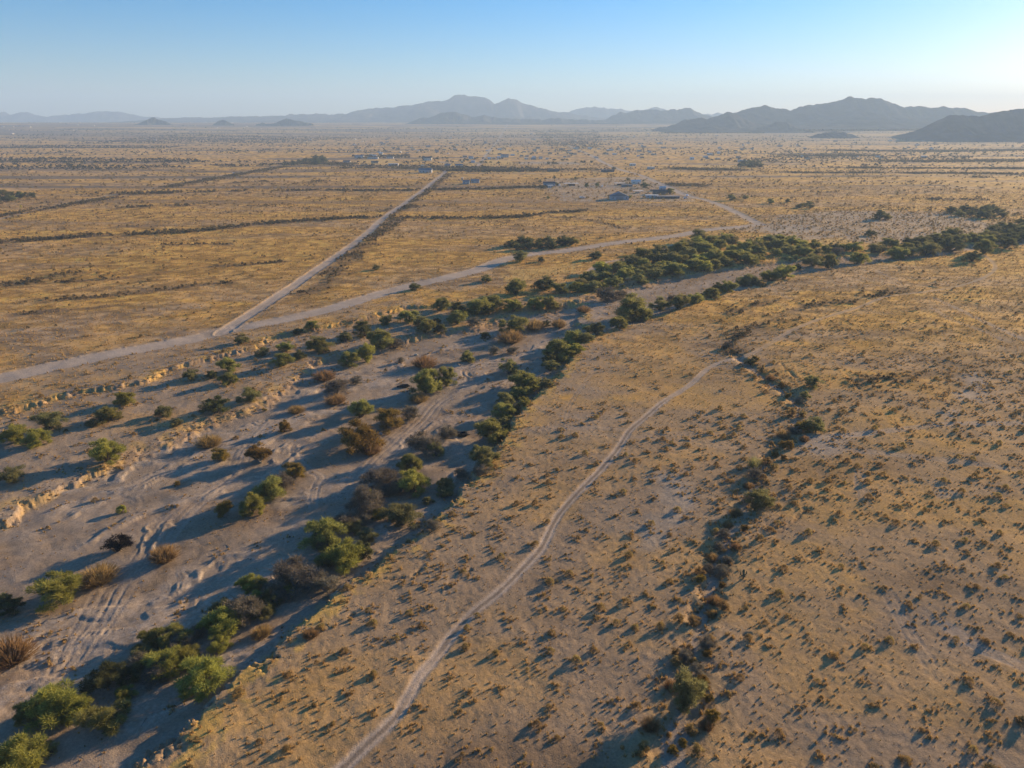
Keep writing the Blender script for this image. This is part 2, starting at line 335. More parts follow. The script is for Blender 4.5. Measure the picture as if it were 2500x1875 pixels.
# drainages of the plain with strings of dark scrub: (pixels, half width m, plant size m, plants per metre)
STR = [([(1800, 866), (1790, 830), (1860, 790), (1976, 748), (2111, 728), (2207, 707)], 3.5, 1.7, .8), ([(1775, 768), (1862, 742), (1900, 735)], 3, 1.7, .7), ([(2090, 945), (2130, 925), (2200, 930), (2260, 915)], 3, 1.7, .8), (c1((-60, 1030), (0, 1025), (250, 1005), (500, 985), (580, 965)), 5, 2.4, .9), (c1((600, 975), (900, 965), (1300, 940), (1700, 900), (2210, 868)), 6, 2.6, 1.1),
 (c2((0, 865), (230, 860), (300, 860), (600, 865), (850, 862), (1100, 860), (1250, 845)), 6, 2.6, 1.0), (c2((1280, 835), (1450, 825), (1600, 815)), 5, 2.4, .9), (c2((1350, 860), (1480, 858), (1600, 880), (1800, 930)), 3, 1.8, .5),
 (c1((-40, 868), (0, 858), (200, 820), (420, 785), (660, 745), (760, 735)), 7, 2.2, 1.2), (c1((740, 712), (860, 712), (1000, 706)), 12, 3.6, 1.6), (c1((1000, 708), (1250, 702), (1550, 695)), 6, 2.8, 1.0), (c1((1800, 695), (2000, 690), (2212, 690)), 6, 2.8, 1.0),
 (c2((0, 692), (200, 692), (400, 690), (480, 685)), 6, 2.8, 1.0), (c2((540, 685), (800, 680), (1000, 678), (1310, 668)), 7, 3.0, 1.2), (c1((1000, 680), (1490, 592), (1830, 535)), 9, 2.2, 1.3), (c1((1830, 522), (2000, 518), (2212, 524)), 20, 3.6, 1.6),
 (c1((800, 800), (940, 795)), 6, 2.4, 1.0), (c1((1050, 788), (1200, 785)), 5, 2.4, 1.0), (c1((1580, 785), (1700, 788)), 5, 2.2, .9), (c1((1510, 642), (1690, 632)), 7, 2.6, 1.0), (c1((1980, 634), (2060, 632)), 6, 2.4, .9), (c1((780, 918), (980, 912)), 6, 2.4, .9),
 ([(0, 697), (77, 690), (138, 676), (185, 668)], 5, 2.0, 1.3), ([(138, 688), (307, 678), (480, 655), (615, 645), (692, 638)], 3, 1.7, .8), ([(115, 734), (230, 726), (346, 715), (500, 695), (557, 690)], 3, 1.6, .7), ([(230, 750), (290, 744)], 3, 1.5, .6), ([(40, 768), (120, 760), (210, 752)], 3, 1.5, .5), ([(0, 588), (96, 582), (210, 578)], 5, 2.2, 1.0), ([(400, 599), (560, 596)], 3, 1.8, .6),
 (c2((720, 562), (1000, 556), (1200, 560)), 16, 3.4, 1.8), (c2((0, 548), (250, 548), (500, 552), (700, 560)), 10, 3.0, 1.1), (c2((1200, 558), (1500, 560), (1700, 560)), 12, 3.2, .8),
 (c2((280, 855), (400, 800), (560, 690), (700, 580)), 5, 1.9, .7), ([(840, 640), (900, 590), (980, 530)], 6, 2.0, .8), ([(700, 735), (790, 690), (830, 650)], 5, 1.7, .5), (c2((330, 815), (470, 790)), 9, 2.6, 1.0),
 (c3((680, 576), (1000, 580), (1500, 582), (2260, 590)), 9, 2.8, 1.1), (c3((1000, 546), (1500, 549), (2260, 552)), 12, 3.0, 1.0), (c3((0, 552), (200, 558), (420, 560)), 16, 3.4, 1.3), (c3((1880, 606), (1970, 610)), 6, 2.6, 1.2), (c3((0, 655), (170, 660)), 14, 3.0, 1.0), (c3((1600, 745), (1900, 750)), 9, 2.8, .8), (c2((2060, 655), (2212, 660)), 14, 2.6, 1.0),
 (c3((1000, 435), (1500, 440), (2260, 435)), 40, 3.6, .6), (c3((1300, 500), (1800, 505), (2260, 500)), 30, 3.6, .7), (c3((700, 470), (1200, 465)), 40, 4.0, .6)]
STRL = [(smooth_line(P(q[0]), 4), q[1]) for q in STR]

def terrain(X, Y):
    """height, colour and zone (0 ground, 1 wash, 2.. roads) of every point"""
    X = np.asarray(X, float); Y = np.asarray(Y, float)
    n = X.shape[0]
    R = np.hypot(X, Y)
    z = np.zeros(n, np.float32); zone = np.zeros(n, np.int8)
    col = np.zeros((n, 3), np.float32)
    near = ss(420, 200, R)
    f60 = fbm(X / 60, Y / 60, 3, 1); f9 = fbm(X / 9, Y / 9, 3, 2); f3 = fbm(X / 3.1, Y / 3.1, 3, 3)
    f25 = fbm(X / 26, Y / 17, 4, 4); fs = fbm(X / 170, Y / 34, 4, 5); f08 = fbm(X / 0.9, Y / 0.9, 2, 6)
    f400 = fbm(X / 700, Y / 240, 4, 9)
    z += (f60 - .5) * 1.3 + (f9 - .5) * .30 + (f3 - .5) * .10
    soil = np.array([.300, .220, .142]) + (np.array([.338, .240, .146]) - np.array([.300, .220, .142])) * ss(110, 300, R)[:, None]; gold = np.array([.56, .315, .07]); brown = np.array([.185, .125, .072])
    sand = np.array([.325, .25, .175]); road = np.array([.42, .34, .26]); bank = np.array([.32, .213, .125])
    left = ss(-40, 60, (Y - 150) - X * 0.55)                            # the plain beyond the wash
    g = np.clip(ss(.42, .66, f25) * .55 + ss(.45, .75, fs) * .65 * left + .12 + .25 * (1 - left) * ss(.35, .7, f60), 0, 1)
    g = g * (1 - .35 * ss(.5, .75, f9)) * (.55 + .45 * ss(120, 330, R))
    g = np.maximum(g, ss(300, 480, R) * .72 * (.5 + .9 * ss(.35, .58, fs)))
    g = np.clip(g * (.65 + .7 * f08), 0, 1)
    col[:] = soil + (gold - soil) * g[:, None]
    bm = ss(.58, .78, fbm(X / 40, Y / 22, 4, 21)) * (.75 - .45 * left)
    col += (brown - col) * (bm * (1 - .5 * g))[:, None]
    mott = fbm(X / 6.5, Y / 4.2, 3, 24); mk = ss(150, 400, R)
    col *= (1 + mk * ((ss(.25, .75, mott) - .5) * .75))[:, None]
    gsp = ss(.62, .8, fbm(X / 11, Y / 6, 3, 25)) * mk * .6
    col += (np.array([.60, .345, .085]) - col) * gsp[:, None]
    for q, hw in STRL:
        d, run = line_dist(q, X, Y, hw * 3)
        k = ss(hw * 1.7, hw * .3, d + (f9 - .5) * hw * 2.2 + (f25 - .5) * hw * 2) * (.2 + .45 * ss(2600, 1000, R))
        col += (np.array([.14, .10, .065]) - col) * k[:, None]
    # far plain: greyer scrub land and streaks of it
    far = ss(2200, 5000, R)[:, None]
    fcol = np.array([.215, .175, .135]) + (np.array([.44, .30, .13]) - np.array([.215, .175, .135])) * ss(.42, .62, f400)[:, None]
    col += (fcol - col) * far
    st = ss(.56, .70, fbm(X / 420, Y / 60, 4, 31)) * ss(500, 1000, R) * .85
    col += (np.array([.16, .125, .09]) - col) * st[:, None]
    for q in BARE:
        m = ss(-3.0, 3.0, poly_sd(q, X, Y, 12.0) + (f9 - .5) * 14) * (R < 2500) * (.85 - .4 * f3)
        col += (np.array([.38, .31, .23]) - col) * m[:, None]
    for q in GOLD:
        m = ss(-2.0, 2.0, poly_sd(q, X, Y, 12.0) + (f9 - .5) * 10) * (R < 2500) * .85
        col += (np.array([.58, .37, .11]) - col) * m[:, None]
    # the wash and its bench
    near_w = R < 1500
    d1 = poly_sd(WASH, X, Y, 40.0); d2 = poly_sd(BENCH, X, Y, 40.0)
    nn = (f3 - .5) * 2.6 + (f08 - .5) * 2.2
    notch = np.abs(vn(X / 2.3, Y / 2.3, 41) - .5) * 2
    e1 = d1 + nn * 1.0 - notch * 1.2 + (f9 - .5) * 7; e2 = d2 + nn * 1.3 + (f9 - .5) * 5 - notch * .8
    lump_ = vn(X / 21, Y / 21, 45); b1 = ss(-.3 - 2.2 * ss(.45, .75, lump_), 1.15 + 3.2 * ss(.45, .75, lump_), e1); b2 = ss(-.4, 1.6, e2)
    fade = ss(1200, 500, R)
    b1 = b1 * (1 - .3 * ss(300, 600, R)); 
    z -= 1.45 * b1 * fade; z -= 1.1 * b2 * fade
    benchm = ss(-2, 5, e2 + (f9 - .5) * 6) * (1 - .55 * ss(.5, .68, f9)) * (.9 - .35 * f3)
    strip = ss(34, 8, -d2 + (f25 - .5) * 26) * (d2 < 0) * left * .55 * ss(.3, .6, f9)    # bare verge between the bench and the road
    benchm = np.maximum(benchm, strip)
    col += (np.array([.325, .25, .175]) - col) * benchm[:, None]
    wm = ss(-.6, .7, e1)
    patch = ss(.57, .7, f25) * .55
    ca, sa = math.cos(.80), math.sin(.80); U_ = X * sa + Y * ca; W_ = X * ca - Y * sa       # along and across the channel
    braid = fbm(U_ / 38, W_ / 4.5 + (f25 - .5) * 5, 4, 27); bar = ss(.56, .66, braid)
    z += .34 * bar * wm * near; 
    sandc = sand + (np.array([.30, .215, .14]) - sand) * patch[:, None] + ((f3 - .5) * .06)[:, None] + ((braid - .5) * .22)[:, None] * np.array([1, .9, .78]) + ((vn(X * 2.2, Y * 2.2, 28) - .5) * .10 * ss(.5, .62, braid))[:, None]
    col += (sandc - col) * (wm * .95)[:, None]
    for b in (b1 * (1 - b1) * 4, b2 * (1 - b2) * 3.0):
        bankm = np.clip(b, 0, 1)[:, None] * .7  # bare earth colour on the bank slopes, whichever way they face
        col += (bank + ((f08 - .5) * .12)[:, None] - col) * bankm
    # golden grass hugging the tops and feet of the banks
    for e, a in ((e1, .5), (e2, .8)):
        gb = ss(4.5, .8, np.abs(e + .8)) * ss(.44, .6, f3) * a * (R < 700)
        col += (np.array([.52, .33, .09]) - col) * gb[:, None]
    z += (fbm(X / 4.5, Y / 4.5, 3, 51) - .5) * .42 * b2 * near
    zone[(d1 > 0) & near_w] = 1
    # gully and rills on the right
    dg, run = line_dist(GULLY, X, Y, 9.0)
    wob = (f3 - .5) * 3.2 + (f9 - .5) * 3.5 + (vn(run / 11, run * 0, 62) - .5) * 1.8
    gm = ss(3.4, .4, dg + wob) * (.35 + .65 * ss(.3, .65, vn(run / 13, run * 0, 64)))
    z -= .85 * gm
    col += (np.array([.33, .265, .2]) - col) * (ss(1.3, .4, dg + wob * .6) * .8)[:, None]
    gg = ss(7.5, 2.2, dg + wob) * (1 - gm) * ss(.38, .56, f3) * .5
    col += (np.array([.38, .26, .115]) - col) * gg[:, None]
    for q in RILLS:
        d, run = line_dist(q, X, Y, 4.0)
        taper = .45 + .55 * vn(run / 6, run * 0, 61)
        k = ss(.6, .1, d + (f08 - .5) * .8) * taper * ss(0, 5, run) * ss(.2, .45, vn(run / 5, run * 0, 63))
        z -= .42 * k
        col += (np.array([.16, .115, .075]) - col) * (k * .45)[:, None]
    # wheel ruts
    for q, gauge, pale in RUTS:
        d, run = line_dist(q, X, Y, 3.0)
        Lq = float(np.hypot(*np.diff(q, axis=0).T).sum()); on = (d < 2.9) * ss(.3, 9, run) * ss(.3, 9, Lq - run) * (.35 + .65 * ss(.3, .55, vn(run / 12 + gauge, run * 0, 72)))
        k = ss(.42, .10, np.abs(d - gauge / 2) + (f08 - .5) * .25) * on * (.5 + .8 * vn(run / 9, run * 0, 71))
        k = np.clip(k, 0, 1) * ss(900, 300, R)
        k = np.clip(k * (1 + .9 * wm), 0, 1)
        z -= .04 * k; z += .02 * ss(.3, .05, np.abs(np.abs(d - gauge / 2) - .55)) * on * ss(300, 150, R)
        wide = ss(gauge * .9, gauge * .5, d) * (.28 if gauge < 1.85 else .6) * pale * on
        col += (np.array([.39, .315, .24]) - col) * wide[:, None]
        col += (np.array([.42, .34, .26]) * pale + np.array([.14, .11, .085]) * (1 - pale) - col) * (k * .42)[:, None]
    # roads
    for i, (q, hw, depth) in enumerate(((R1, 5.6, .2), (R2, 3.3, .2), (R3, 4.4, .15), (R5, 2.6, .2), (R4, 1.08, .05), (R6, 2.0, .1))):
        m_ = hw + 6
        d, run = line_dist(q, X, Y, m_)
        ed = d + (f3 - .5) * (.5 if i == 4 else 1.3) + (f08 - .5) * (.3 if i == 4 else .7)
        k = ss(hw + .45, hw - .5, ed)
        if i == 4:
            k = k * ss(0, 1, np.minimum(1, .35 + np.abs(run - 232) / 60)) * (1 - .5 * ss(225, 260, run))
        z += (-depth * k + (.04 if i == 4 else .16) * ss(.9, .1, np.abs(ed - hw - .35)) * (R < 500)) 
        rc = road + ((f9 - .5) * .06)[:, None]
        if i in (4, 5): rc = np.array([.43, .33, .235]) + ((f9 - .5) * .05)[:, None]
        if i == 3: rc = np.array([.34, .26, .17])
        col += (rc - col) * (k * .93)[:, None]
        rut = ss(.5, .12, np.abs(d - .70) + (f08 - .5) * .2) * (i == 4) + .6 * ss(.5, .12, np.abs(d - 1.1)) * (i != 4)
        z -= (.03 if i == 4 else .08) * rut * k
        mid = ss(.5, .2, d + (f08 - .5) * .4) * (i == 4) * ss(.35, .6, vn(run / 14, run * 0, 81))
        col += (np.array([.19, .145, .10]) - col) * (mid * k * .75)[:, None]
        col += (np.array([.47, .38, .29]) - col) * (rut * k * .3)[:, None]
        sh = ss(hw + 4.5, hw + .8, d + (f9 - .5) * 3) * (1 - k) * .45 * (i < 3)
        col += (np.array([.31, .23, .15]) - col) * sh[:, None]
        zone[ed < hw] = 2 + i
    # fine clods and grass mounds, only where the sheet is fine enough to carry them
    amp = .14 * (1 - .55 * np.clip(wm, 0, 1)) * (zone < 2)
    z += (f08 - .5) * amp * ss(330, 170, R)
    z += ss(2600, 7500, R) * 73 + ss(600, 2600, R) * (fbm(X / 380, Y / 380, 2, 91) - .5) * 4
    return z, np.clip(col, .02, .68), zone

def height(x, y):
    z, _, _ = terrain(np.array([x], float), np.array([y], float)); return float(z[0])

def place(px, py):
    """pixels -> points on the land (arrays)"""
    px = np.asarray(px, float); py = np.asarray(py, float)
    z = np.zeros(len(px))
    for _ in range(3):
        X, Y, t = unproj(px, py, z); z = terrain(X, Y)[0]
    return X, Y, z, t

# ------------------------------------------------------------------ the ground: one fan-shaped sheet, finer where it is near, cut into ground / wash / roads
def build_ground():
    th = np.linspace(RAD(-60), RAD(60), 1500)
    r = [42.0]
    while r[-1] < 13500:
        q = r[-1]; r.append(q * (1 + (0.0034 if q < 420 else 0.005 if q < 1500 else 0.012)))
    r = np.array(r)
    T, Rr = np.meshgrid(th, r)
    X = (Rr * np.sin(T)).ravel(); Y = (Rr * np.cos(T)).ravel()
    z, col, zone = terrain(X, Y)
    nr, nc = len(r), len(th)
    idx = np.arange(nr * nc).reshape(nr, nc)
    q = np.stack([idx[:-1, :-1], idx[:-1, 1:], idx[1:, 1:], idx[1:, :-1]], -1).reshape(-1, 4)
    fz = zone[q[:, 0]]
    V = np.stack([X, Y, z], 1)
    mat = ground_mat()
    info = [('ground', 'dry tan desert plain with golden grass, reaching to the far hills', 'ground'),
            ('wash', 'broad grey sandy wash between eroded banks, scored by wheel tracks', 'dry wash'),
            ('dirt_road', 'wide pale dirt road running along the far side of the wash', 'dirt road'),
            ('dirt_road', 'straight pale dirt road forking off and running away across the golden plain', 'dirt road'),
            ('dirt_road', 'pale dirt road leading past the nearest cluster of houses', 'dirt road'),
            ('dirt_road', 'faint dirt road crossing the golden plain at far left, dark scrub along it', 'dirt road'),
            ('dirt_track', 'narrow curving two-rut track through the small bushes right of the wash', 'dirt track'),
            ('dirt_track', 'short pale side track behind the dense green grove', 'dirt track')]
    for k, (nm, lab, cat) in enumerate(info):
        fq = q[fz == k]
        if not len(fq): continue
        u, inv = np.unique(fq, return_inverse=True)
        me = bpy.data.meshes.new(nm)
        me.vertices.add(len(u)); me.vertices.foreach_set('co', V[u].astype(np.float32).ravel())
        me.loops.add(fq.size); me.loops.foreach_set('vertex_index', inv.astype(np.int32).ravel())
        me.polygons.add(len(fq)); me.polygons.foreach_set('loop_start', np.arange(0, fq.size, 4, dtype=np.int32))
        me.update(calc_edges=True)
        me.polygons.foreach_set('use_smooth', np.ones(len(fq), bool))
        set_attr(me, 'Col', col[u], 'C')
        me.materials.append(mat)
        tag(link(nm, me), lab, cat, None, 'structure')
build_ground()

# ------------------------------------------------------------------ hills and mountains
def hill_mat(name, col):
    m, n, out = new_mat(name); L = n.links.new
    b = N(n, 'ShaderNodeBsdfPrincipled'); b.inputs['Roughness'].default_value = 1; b.inputs['Specular IOR Level'].default_value = 0
    tc = N(n, 'ShaderNodeTexCoord'); nz = N(n, 'ShaderNodeTexNoise'); nz.inputs['Scale'].default_value = .012; nz.inputs['Detail'].default_value = 7; nz.inputs['Roughness'].default_value = .65
    cr = N(n, 'ShaderNodeMapRange'); cr.inputs[1].default_value = .3; cr.inputs[2].default_value = .7; cr.inputs[3].default_value = .6; cr.inputs[4].default_value = 1.5
    mx = N(n, 'ShaderNodeMix', data_type='RGBA', blend_type='MULTIPLY'); mx.inputs[0].default_value = 1; mx.inputs[6].default_value = (*col, 1)
    L(tc.outputs['Object'], nz.inputs[0]); L(nz.outputs[0], cr.inputs[0]); L(cr.outputs[0], mx.inputs[7]); L(mx.outputs[2], b.inputs[0]); L(b.outputs[0], out.inputs[0])
    return m
HM = hill_mat('desert_rock', (.075, .072, .074))

def mountain(name, label, pts, D, depth, seed, cat='mountain range'):
    p = np.array(pts, float)
    if 'butte' in label: p[:, 0] = p[:, 0].mean() + (p[:, 0] - p[:, 0].mean()) * .8
    u = np.linspace(0, 1, 420)
    seg = np.concatenate([[0], np.cumsum(np.diff(p[:, 0]))]); seg /= seg[-1]
    px = np.interp(u, seg, p[:, 0]); py = np.interp(u, seg, p[:, 1])
    a = (px - 1250) / F; v = (937.5 - py) / F
    dy = math.cos(PITCH) + v * math.sin(PITCH); dz = -math.sin(PITCH) + v * math.cos(PITCH)
    X = a / dy * D; top = H + dz / dy * D
    fr = 7.0 / (D * .04)
    top = top + (fbm(X * fr, X * 0 + seed, 3, seed) - .5) * D * .0026
    gz = terrain(X, np.full(X.shape, float(D)))[0] - 6
    top = np.maximum(top, gz + 2)
    T = np.linspace(-1, 1, 90)
    XX, TT = np.meshgrid(X, T); tp = np.broadcast_to(top - gz, XX.shape)
    YY = D + TT * depth
    sp = np.abs(fbm(XX / (depth * .33) + TT * .6, TT * 1.4 + seed, 4, seed + 3) - .5) * 2      # spurs and gullies running downhill
    sp2 = fbm(XX / (depth * .1), TT * 5, 3, seed + 8)
    A = np.abs(TT)
    prof = (1 - A) ** 1.35
    shape = prof * (1 - 1.25 * ss(0, .3, A) * (.5 - sp)) * (1 + .18 * ss(0, .2, A) * (sp2 - .5))
    shape = np.clip(np.minimum(shape, 1.0), 0, 1) * (A < 1)
    Z = gz + tp * shape
    V = np.stack([XX, YY, Z], -1).reshape(-1, 3)
    nr, nc = XX.shape; idx = np.arange(nr * nc).reshape(nr, nc)
    q = np.stack([idx[:-1, :-1], idx[:-1, 1:], idx[1:, 1:], idx[1:, :-1]], -1).reshape(-1, 4)
    me = bpy.data.meshes.new(name); me.vertices.add(len(V)); me.vertices.foreach_set('co', V.astype(np.float32).ravel())
    me.loops.add(q.size); me.loops.foreach_set('vertex_index', q.astype(np.int32).ravel())
    me.polygons.add(len(q)); me.polygons.foreach_set('loop_start', np.arange(0, q.size, 4, dtype=np.int32)); me.update(calc_edges=True)
    me.polygons.foreach_set('use_smooth', np.ones(len(q), bool)); me.materials.append(HM)
    tag(link(name, me), label, cat, None, 'structure')

mountain('mountains', 'pale blue far-off range low on the horizon at far left', [(-60, 290)] + c1((0, 195), (30, 190), (60, 207), (110, 200), (165, 187), (215, 203), (260, 215), (300, 225), (340, 212), (420, 208), (490, 200), (530, 203), (600, 190), (650, 184), (710, 186), (770, 192), (830, 205), (890, 218), (950, 220), (1050, 232), (1100, 240)), 11000, 900, 1)
mountain('mountains', 'long hazy blue massif with a flat-topped summit, left of centre', c1((1000, 238), (1100, 228), (1400, 222), (1830, 212), (1850, 205), (1940, 203), (2060, 200), (2080, 208), (2140, 202), (2210, 205)) +
         c2((40, 205), (110, 180), (200, 165), (290, 162), (330, 160), (420, 145), (500, 138), (570, 120), (650, 117), (690, 105), (730, 80), (790, 77), (810, 86), (860, 86), (930, 100), (985, 138), (1030, 118), (1070, 104), (1120, 108), (1170, 135), (1230, 152), (1290, 170), (1340, 182), (1400, 190), (1450, 197), (1560, 212), (1700, 240)), 9000, 1500, 2)
mountain('mountains', 'palest ridge between the massif and the right-hand range', c2((1330, 215), (1400, 195), (1440, 190), (1500, 172), (1560, 162), (1610, 157), (1680, 165), (1740, 172), (1790, 170), (1830, 185), (1900, 185), (1960, 172), (2010, 155), (2035, 166), (2100, 185), (2200, 200)) + c3((100, 205), (230, 205), (270, 190), (300, 200), (400, 230)), 10500, 1000, 3)
mountain('hills', 'low dark jagged hills in front of the massif', c2((420, 264), (480, 240), (510, 225), (560, 232), (620, 205), (680, 190), (750, 195), (800, 210), (860, 222), (920, 205), (960, 218), (1000, 232), (1060, 230), (1130, 235), (1240, 232), (1280, 240), (1380, 228), (1420, 238), (1550, 240), (1650, 244), (1760, 262)), 6600, 520, 4, 'hills')
mountain('mountains', 'grey serrated ridge with one sharp peak, left part of the right-hand range', c2((1560, 262), (1690, 238), (1740, 210), (1780, 190), (1830, 195), (1870, 180), (1940, 175), (2000, 172), (2060, 182), (2100, 172), (2150, 180)) + c3((0, 178), (40, 172), (90, 160), (130, 185), (170, 205), (300, 230), (520, 280)), 7000, 800, 5)
mountain('mountains', 'big grey mountain range with a long crest at right', c3((200, 262), (300, 215), (370, 195), (420, 180), (500, 160), (570, 145), (600, 155), (630, 172), (680, 165), (720, 180), (760, 170), (820, 150), (900, 140), (1000, 122), (1060, 110), (1105, 90), (1140, 97), (1200, 107), (1240, 98), (1300, 100), (1340, 120), (1400, 140), (1450, 158), (1500, 155), (1560, 155), (1620, 165), (1700, 153), (1760, 165), (1830, 165), (1900, 185), (1980, 195), (2100, 185), (2212, 172), (2500, 200)), 5200, 900, 6)
mountain('hills', 'dark peaked hill standing before the left end of the big right-hand range', c3((-150, 300), (-60, 285), (0, 265), (60, 240), (150, 228), (200, 235), (270, 215), (330, 187), (370, 197), (420, 225), (500, 262), (600, 290), (700, 310)), 4700, 480, 7, 'hills')
mountain('hills', 'nearest dark slope running out of the picture at right', c3((1390, 372), (1500, 325), (1600, 280), (1680, 235), (1740, 210), (1790, 205), (1860, 212), (1920, 218), (2000, 200), (2100, 180), (2212, 168), (2350, 150), (2600, 190)), 3300, 420, 8, 'hills')
mountain('hills', 'small low dark knoll beside the foot of the nearest slope', c3((850, 352), (930, 322), (1020, 313), (1070, 318), (1150, 347)), 3500, 160, 9, 'hills')
mountain('hills', 'faint rounded foothill below the big right-hand range', c3((400, 318), (560, 280), (640, 250), (700, 255), (760, 285), (870, 325)), 4400, 260, 10, 'hills')
mountain('hills', 'dark cone-shaped butte on the plain, largest of three at left', c1((840, 268), (900, 250), (950, 232), (985, 228), (1010, 240), (1060, 250), (1120, 268)), 5600, 150, 11, 'hills')
mountain('hills', 'small dark butte, middle one of three on the left plain', c1((1340, 266), (1390, 245), (1415, 238), (1440, 248), (1500, 266)), 5600, 110, 12, 'hills')
mountain('hills', 'broad dark butte, nearest to the massif of three on the left plain', c1((1590, 268), (1640, 259), (1700, 264), (1740, 256), (1790, 240), (1830, 230), (1870, 238), (1940, 250), (2030, 268)), 5600, 150, 13, 'hills')

# ------------------------------------------------------------------ plants: templates
LEAF = {
    'g': leaf_mat('green_leaves', (.092, .104, .034), (.40, .375, .115)),
    'b': leaf_mat('yellow_green_leaves', (.12, .135, .034), (.50, .47, .115)),
    'o': leaf_mat('dusty_olive_leaves', (.105, .11, .046), (.34, .32, .13)),
    'y': leaf_mat('ochre_leaves', (.12, .088, .026), (.34, .235, .06)),
    'd': leaf_mat('dead_twigs', (.11, .094, .068), (.31, .265, .185), .3),
    't': leaf_mat('straw', (.16, .105, .048), (.38, .255, .11)),
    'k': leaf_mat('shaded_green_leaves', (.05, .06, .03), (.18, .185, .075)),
    'c': leaf_mat('charred_twigs', (.012, .010, .010), (.035, .028, .025), .05),
    's': leaf_mat('creosote_leaves', (.14, .108, .048), (.44, .32, .13)),
    'p': leaf_mat('pale_yellow_flowers', (.16, .16, .05), (.40, .38, .14)),
}
BARK = plain('bark', (.11, .085, .062), .95, .35, 6)
PALEBARK = plain('pale_bark', (.27, .235, .19), .95, .3, 6)

def blades(cent, rad, n, r_, ln, wd, up=.35, out=.9):
    """n narrow leaf sprays about each of the clump centres, pointing outwards and up"""
    m = len(cent); k = r_.normal(size=(m, n, 3)); k /= np.linalg.norm(k, axis=2, keepdims=True)
    rr = r_.random((m, n, 1)) ** .45
    p = cent[:, None, :] + k * rr * rad[:, None, None] * np.array([1, 1, .85])
    d = k * out + r_.normal(size=(m, n, 3)) * .45 + np.array([0, 0, up]); d /= np.linalg.norm(d, axis=2, keepdims=True)
    s = np.cross(d, r_.normal(size=(m, n, 3))); s /= np.linalg.norm(s, axis=2, keepdims=True) + 1e-9
    l = ln * (.6 + .8 * r_.random((m, n, 1))); w_ = wd * (.6 + .8 * r_.random((m, n, 1)))
    A = p - s * w_ * .5; B = p + s * w_ * .5; Cc = p + d * l
    V = np.stack([A, B, Cc], 2)
    V[..., 2] = np.maximum(V[..., 2], .005)
    far_ = r_.random((m, n, 1)) < .10; V[:, :, 2] = np.where(far_, V[:, :, 2] + d * l * 1.1, V[:, :, 2])
    tint = (r_.random((m, 1)) * .55 + r_.random((m, n)) * .45)
    return V.reshape(-1, 3), np.repeat(tint.reshape(-1), 3)

def crown_template(kind, seed, clumps, per, ln=.06, wd=.02, low=.10, spiky=False):
    """crown of unit width and height standing on z = 0, with its stems"""
    r_ = np.random.default_rng(seed); c = []
    lobes = [(r_.normal() * .17, r_.normal() * .17, .75 + .25 * r_.random()) for _ in range(3)] + [(0, 0, 1.0)]
    while len(c) < clumps:
        lx, ly, lh = lobes[r_.integers(len(lobes))]
        a = r_.random() * 2 * math.pi; e = r_.random() ** .75
        rr = math.sqrt(1 - e * e * .92) * (.30 + .13 * r_.random())
        x = lx * .8 + rr * math.cos(a); y = ly * .8 + rr * math.sin(a)
        if math.hypot(x, y) > .45: continue
        zz = low + e * (lh - low - .12) * (1 - .15 * r_.random())
        if r_.random() < .25: x *= .5; y *= .5; zz *= .8
        c.append((x, y, zz))
    c = np.array(c); rad = .062 + .072 * r_.random(len(c))
    V, t = blades(c, rad, per, r_, ln, wd, .55 if spiky else .35, 1.0 if spiky else .8)
    me = raw_mesh(LEAF[kind].name, V, 3); set_attr(me, 'tint', t); me.materials.append(LEAF[kind])
    mb = MB(); k = min(len(c), 12)
    for q in c[r_.permutation(len(c))[:k]]:
        b = Vector((r_.normal() * .025, r_.normal() * .025, -.03)); e = Vector(q)
        mid = b.lerp(e, .5) + Vector((r_.normal() * .03, r_.normal() * .03, .05))
        mb.tube([b, mid, e], [.022, .014, .005], 5)
    tr = mb.mesh('stems', PALEBARK if kind in 'yd' else BARK)
    return me, tr

def fan_template(kind, seed, n, spread=.75, ln=.9, wd=.012, droop=.0):
    """bunch of upright blades fanning out from the ground (dry grass, ocotillo-like stems)"""
    r_ = np.random.default_rng(seed)
    a = r_.random(n) * 2 * math.pi; e = r_.random(n) ** .6 * spread
    b = np.stack([np.cos(a) * e * .28, np.sin(a) * e * .28, np.zeros(n)], 1)
    d = np.stack([np.cos(a) * e, np.sin(a) * e, .9 - .5 * e + .15 * r_.random(n)], 1); d /= np.linalg.norm(d, axis=1, keepdims=True)
    l = ln * (.45 + .55 * r_.random(n))
    tip = b + d * l[:, None] * np.array([.62, .62, 1.0]); mid = (b + tip) / 2
    s = np.stack([-np.sin(a), np.cos(a), r_.normal(size=n) * .6], 1); s /= np.linalg.norm(s, axis=1, keepdims=True)
    k = 4; V = []; T = []
    for j in range(k):
        p = b + (tip - b) * ((j + .6) / k)[..., None] if False else b + (tip - b) * ((j + .3 * r_.random((n, 1))) / k)
        q = p + (tip - b) / k * 1.3 + r_.normal(size=(n, 3)) * .02
        V.append(np.stack([p - s * wd, p + s * wd, q], 1)); T.append(np.repeat(np.clip(r_.random(n) * .6 + j * .12, 0, 1), 3))
    V = np.concatenate(V).reshape(-1, 3); V[:, 2] = np.maximum(V[:, 2], 0)
    me = raw_mesh(LEAF[kind].name, V, 3); set_attr(me, 'tint', np.concatenate(T)); me.materials.append(LEAF[kind])
    mb = MB()
    for q in r_.permutation(n)[:9]:
        mb.tube([b[q] * .4 - np.array([0, 0, .02]), b[q] + (tip[q] - b[q]) * .55], [.014, .006], 4)
    return me, mb.mesh('stems', BARK)

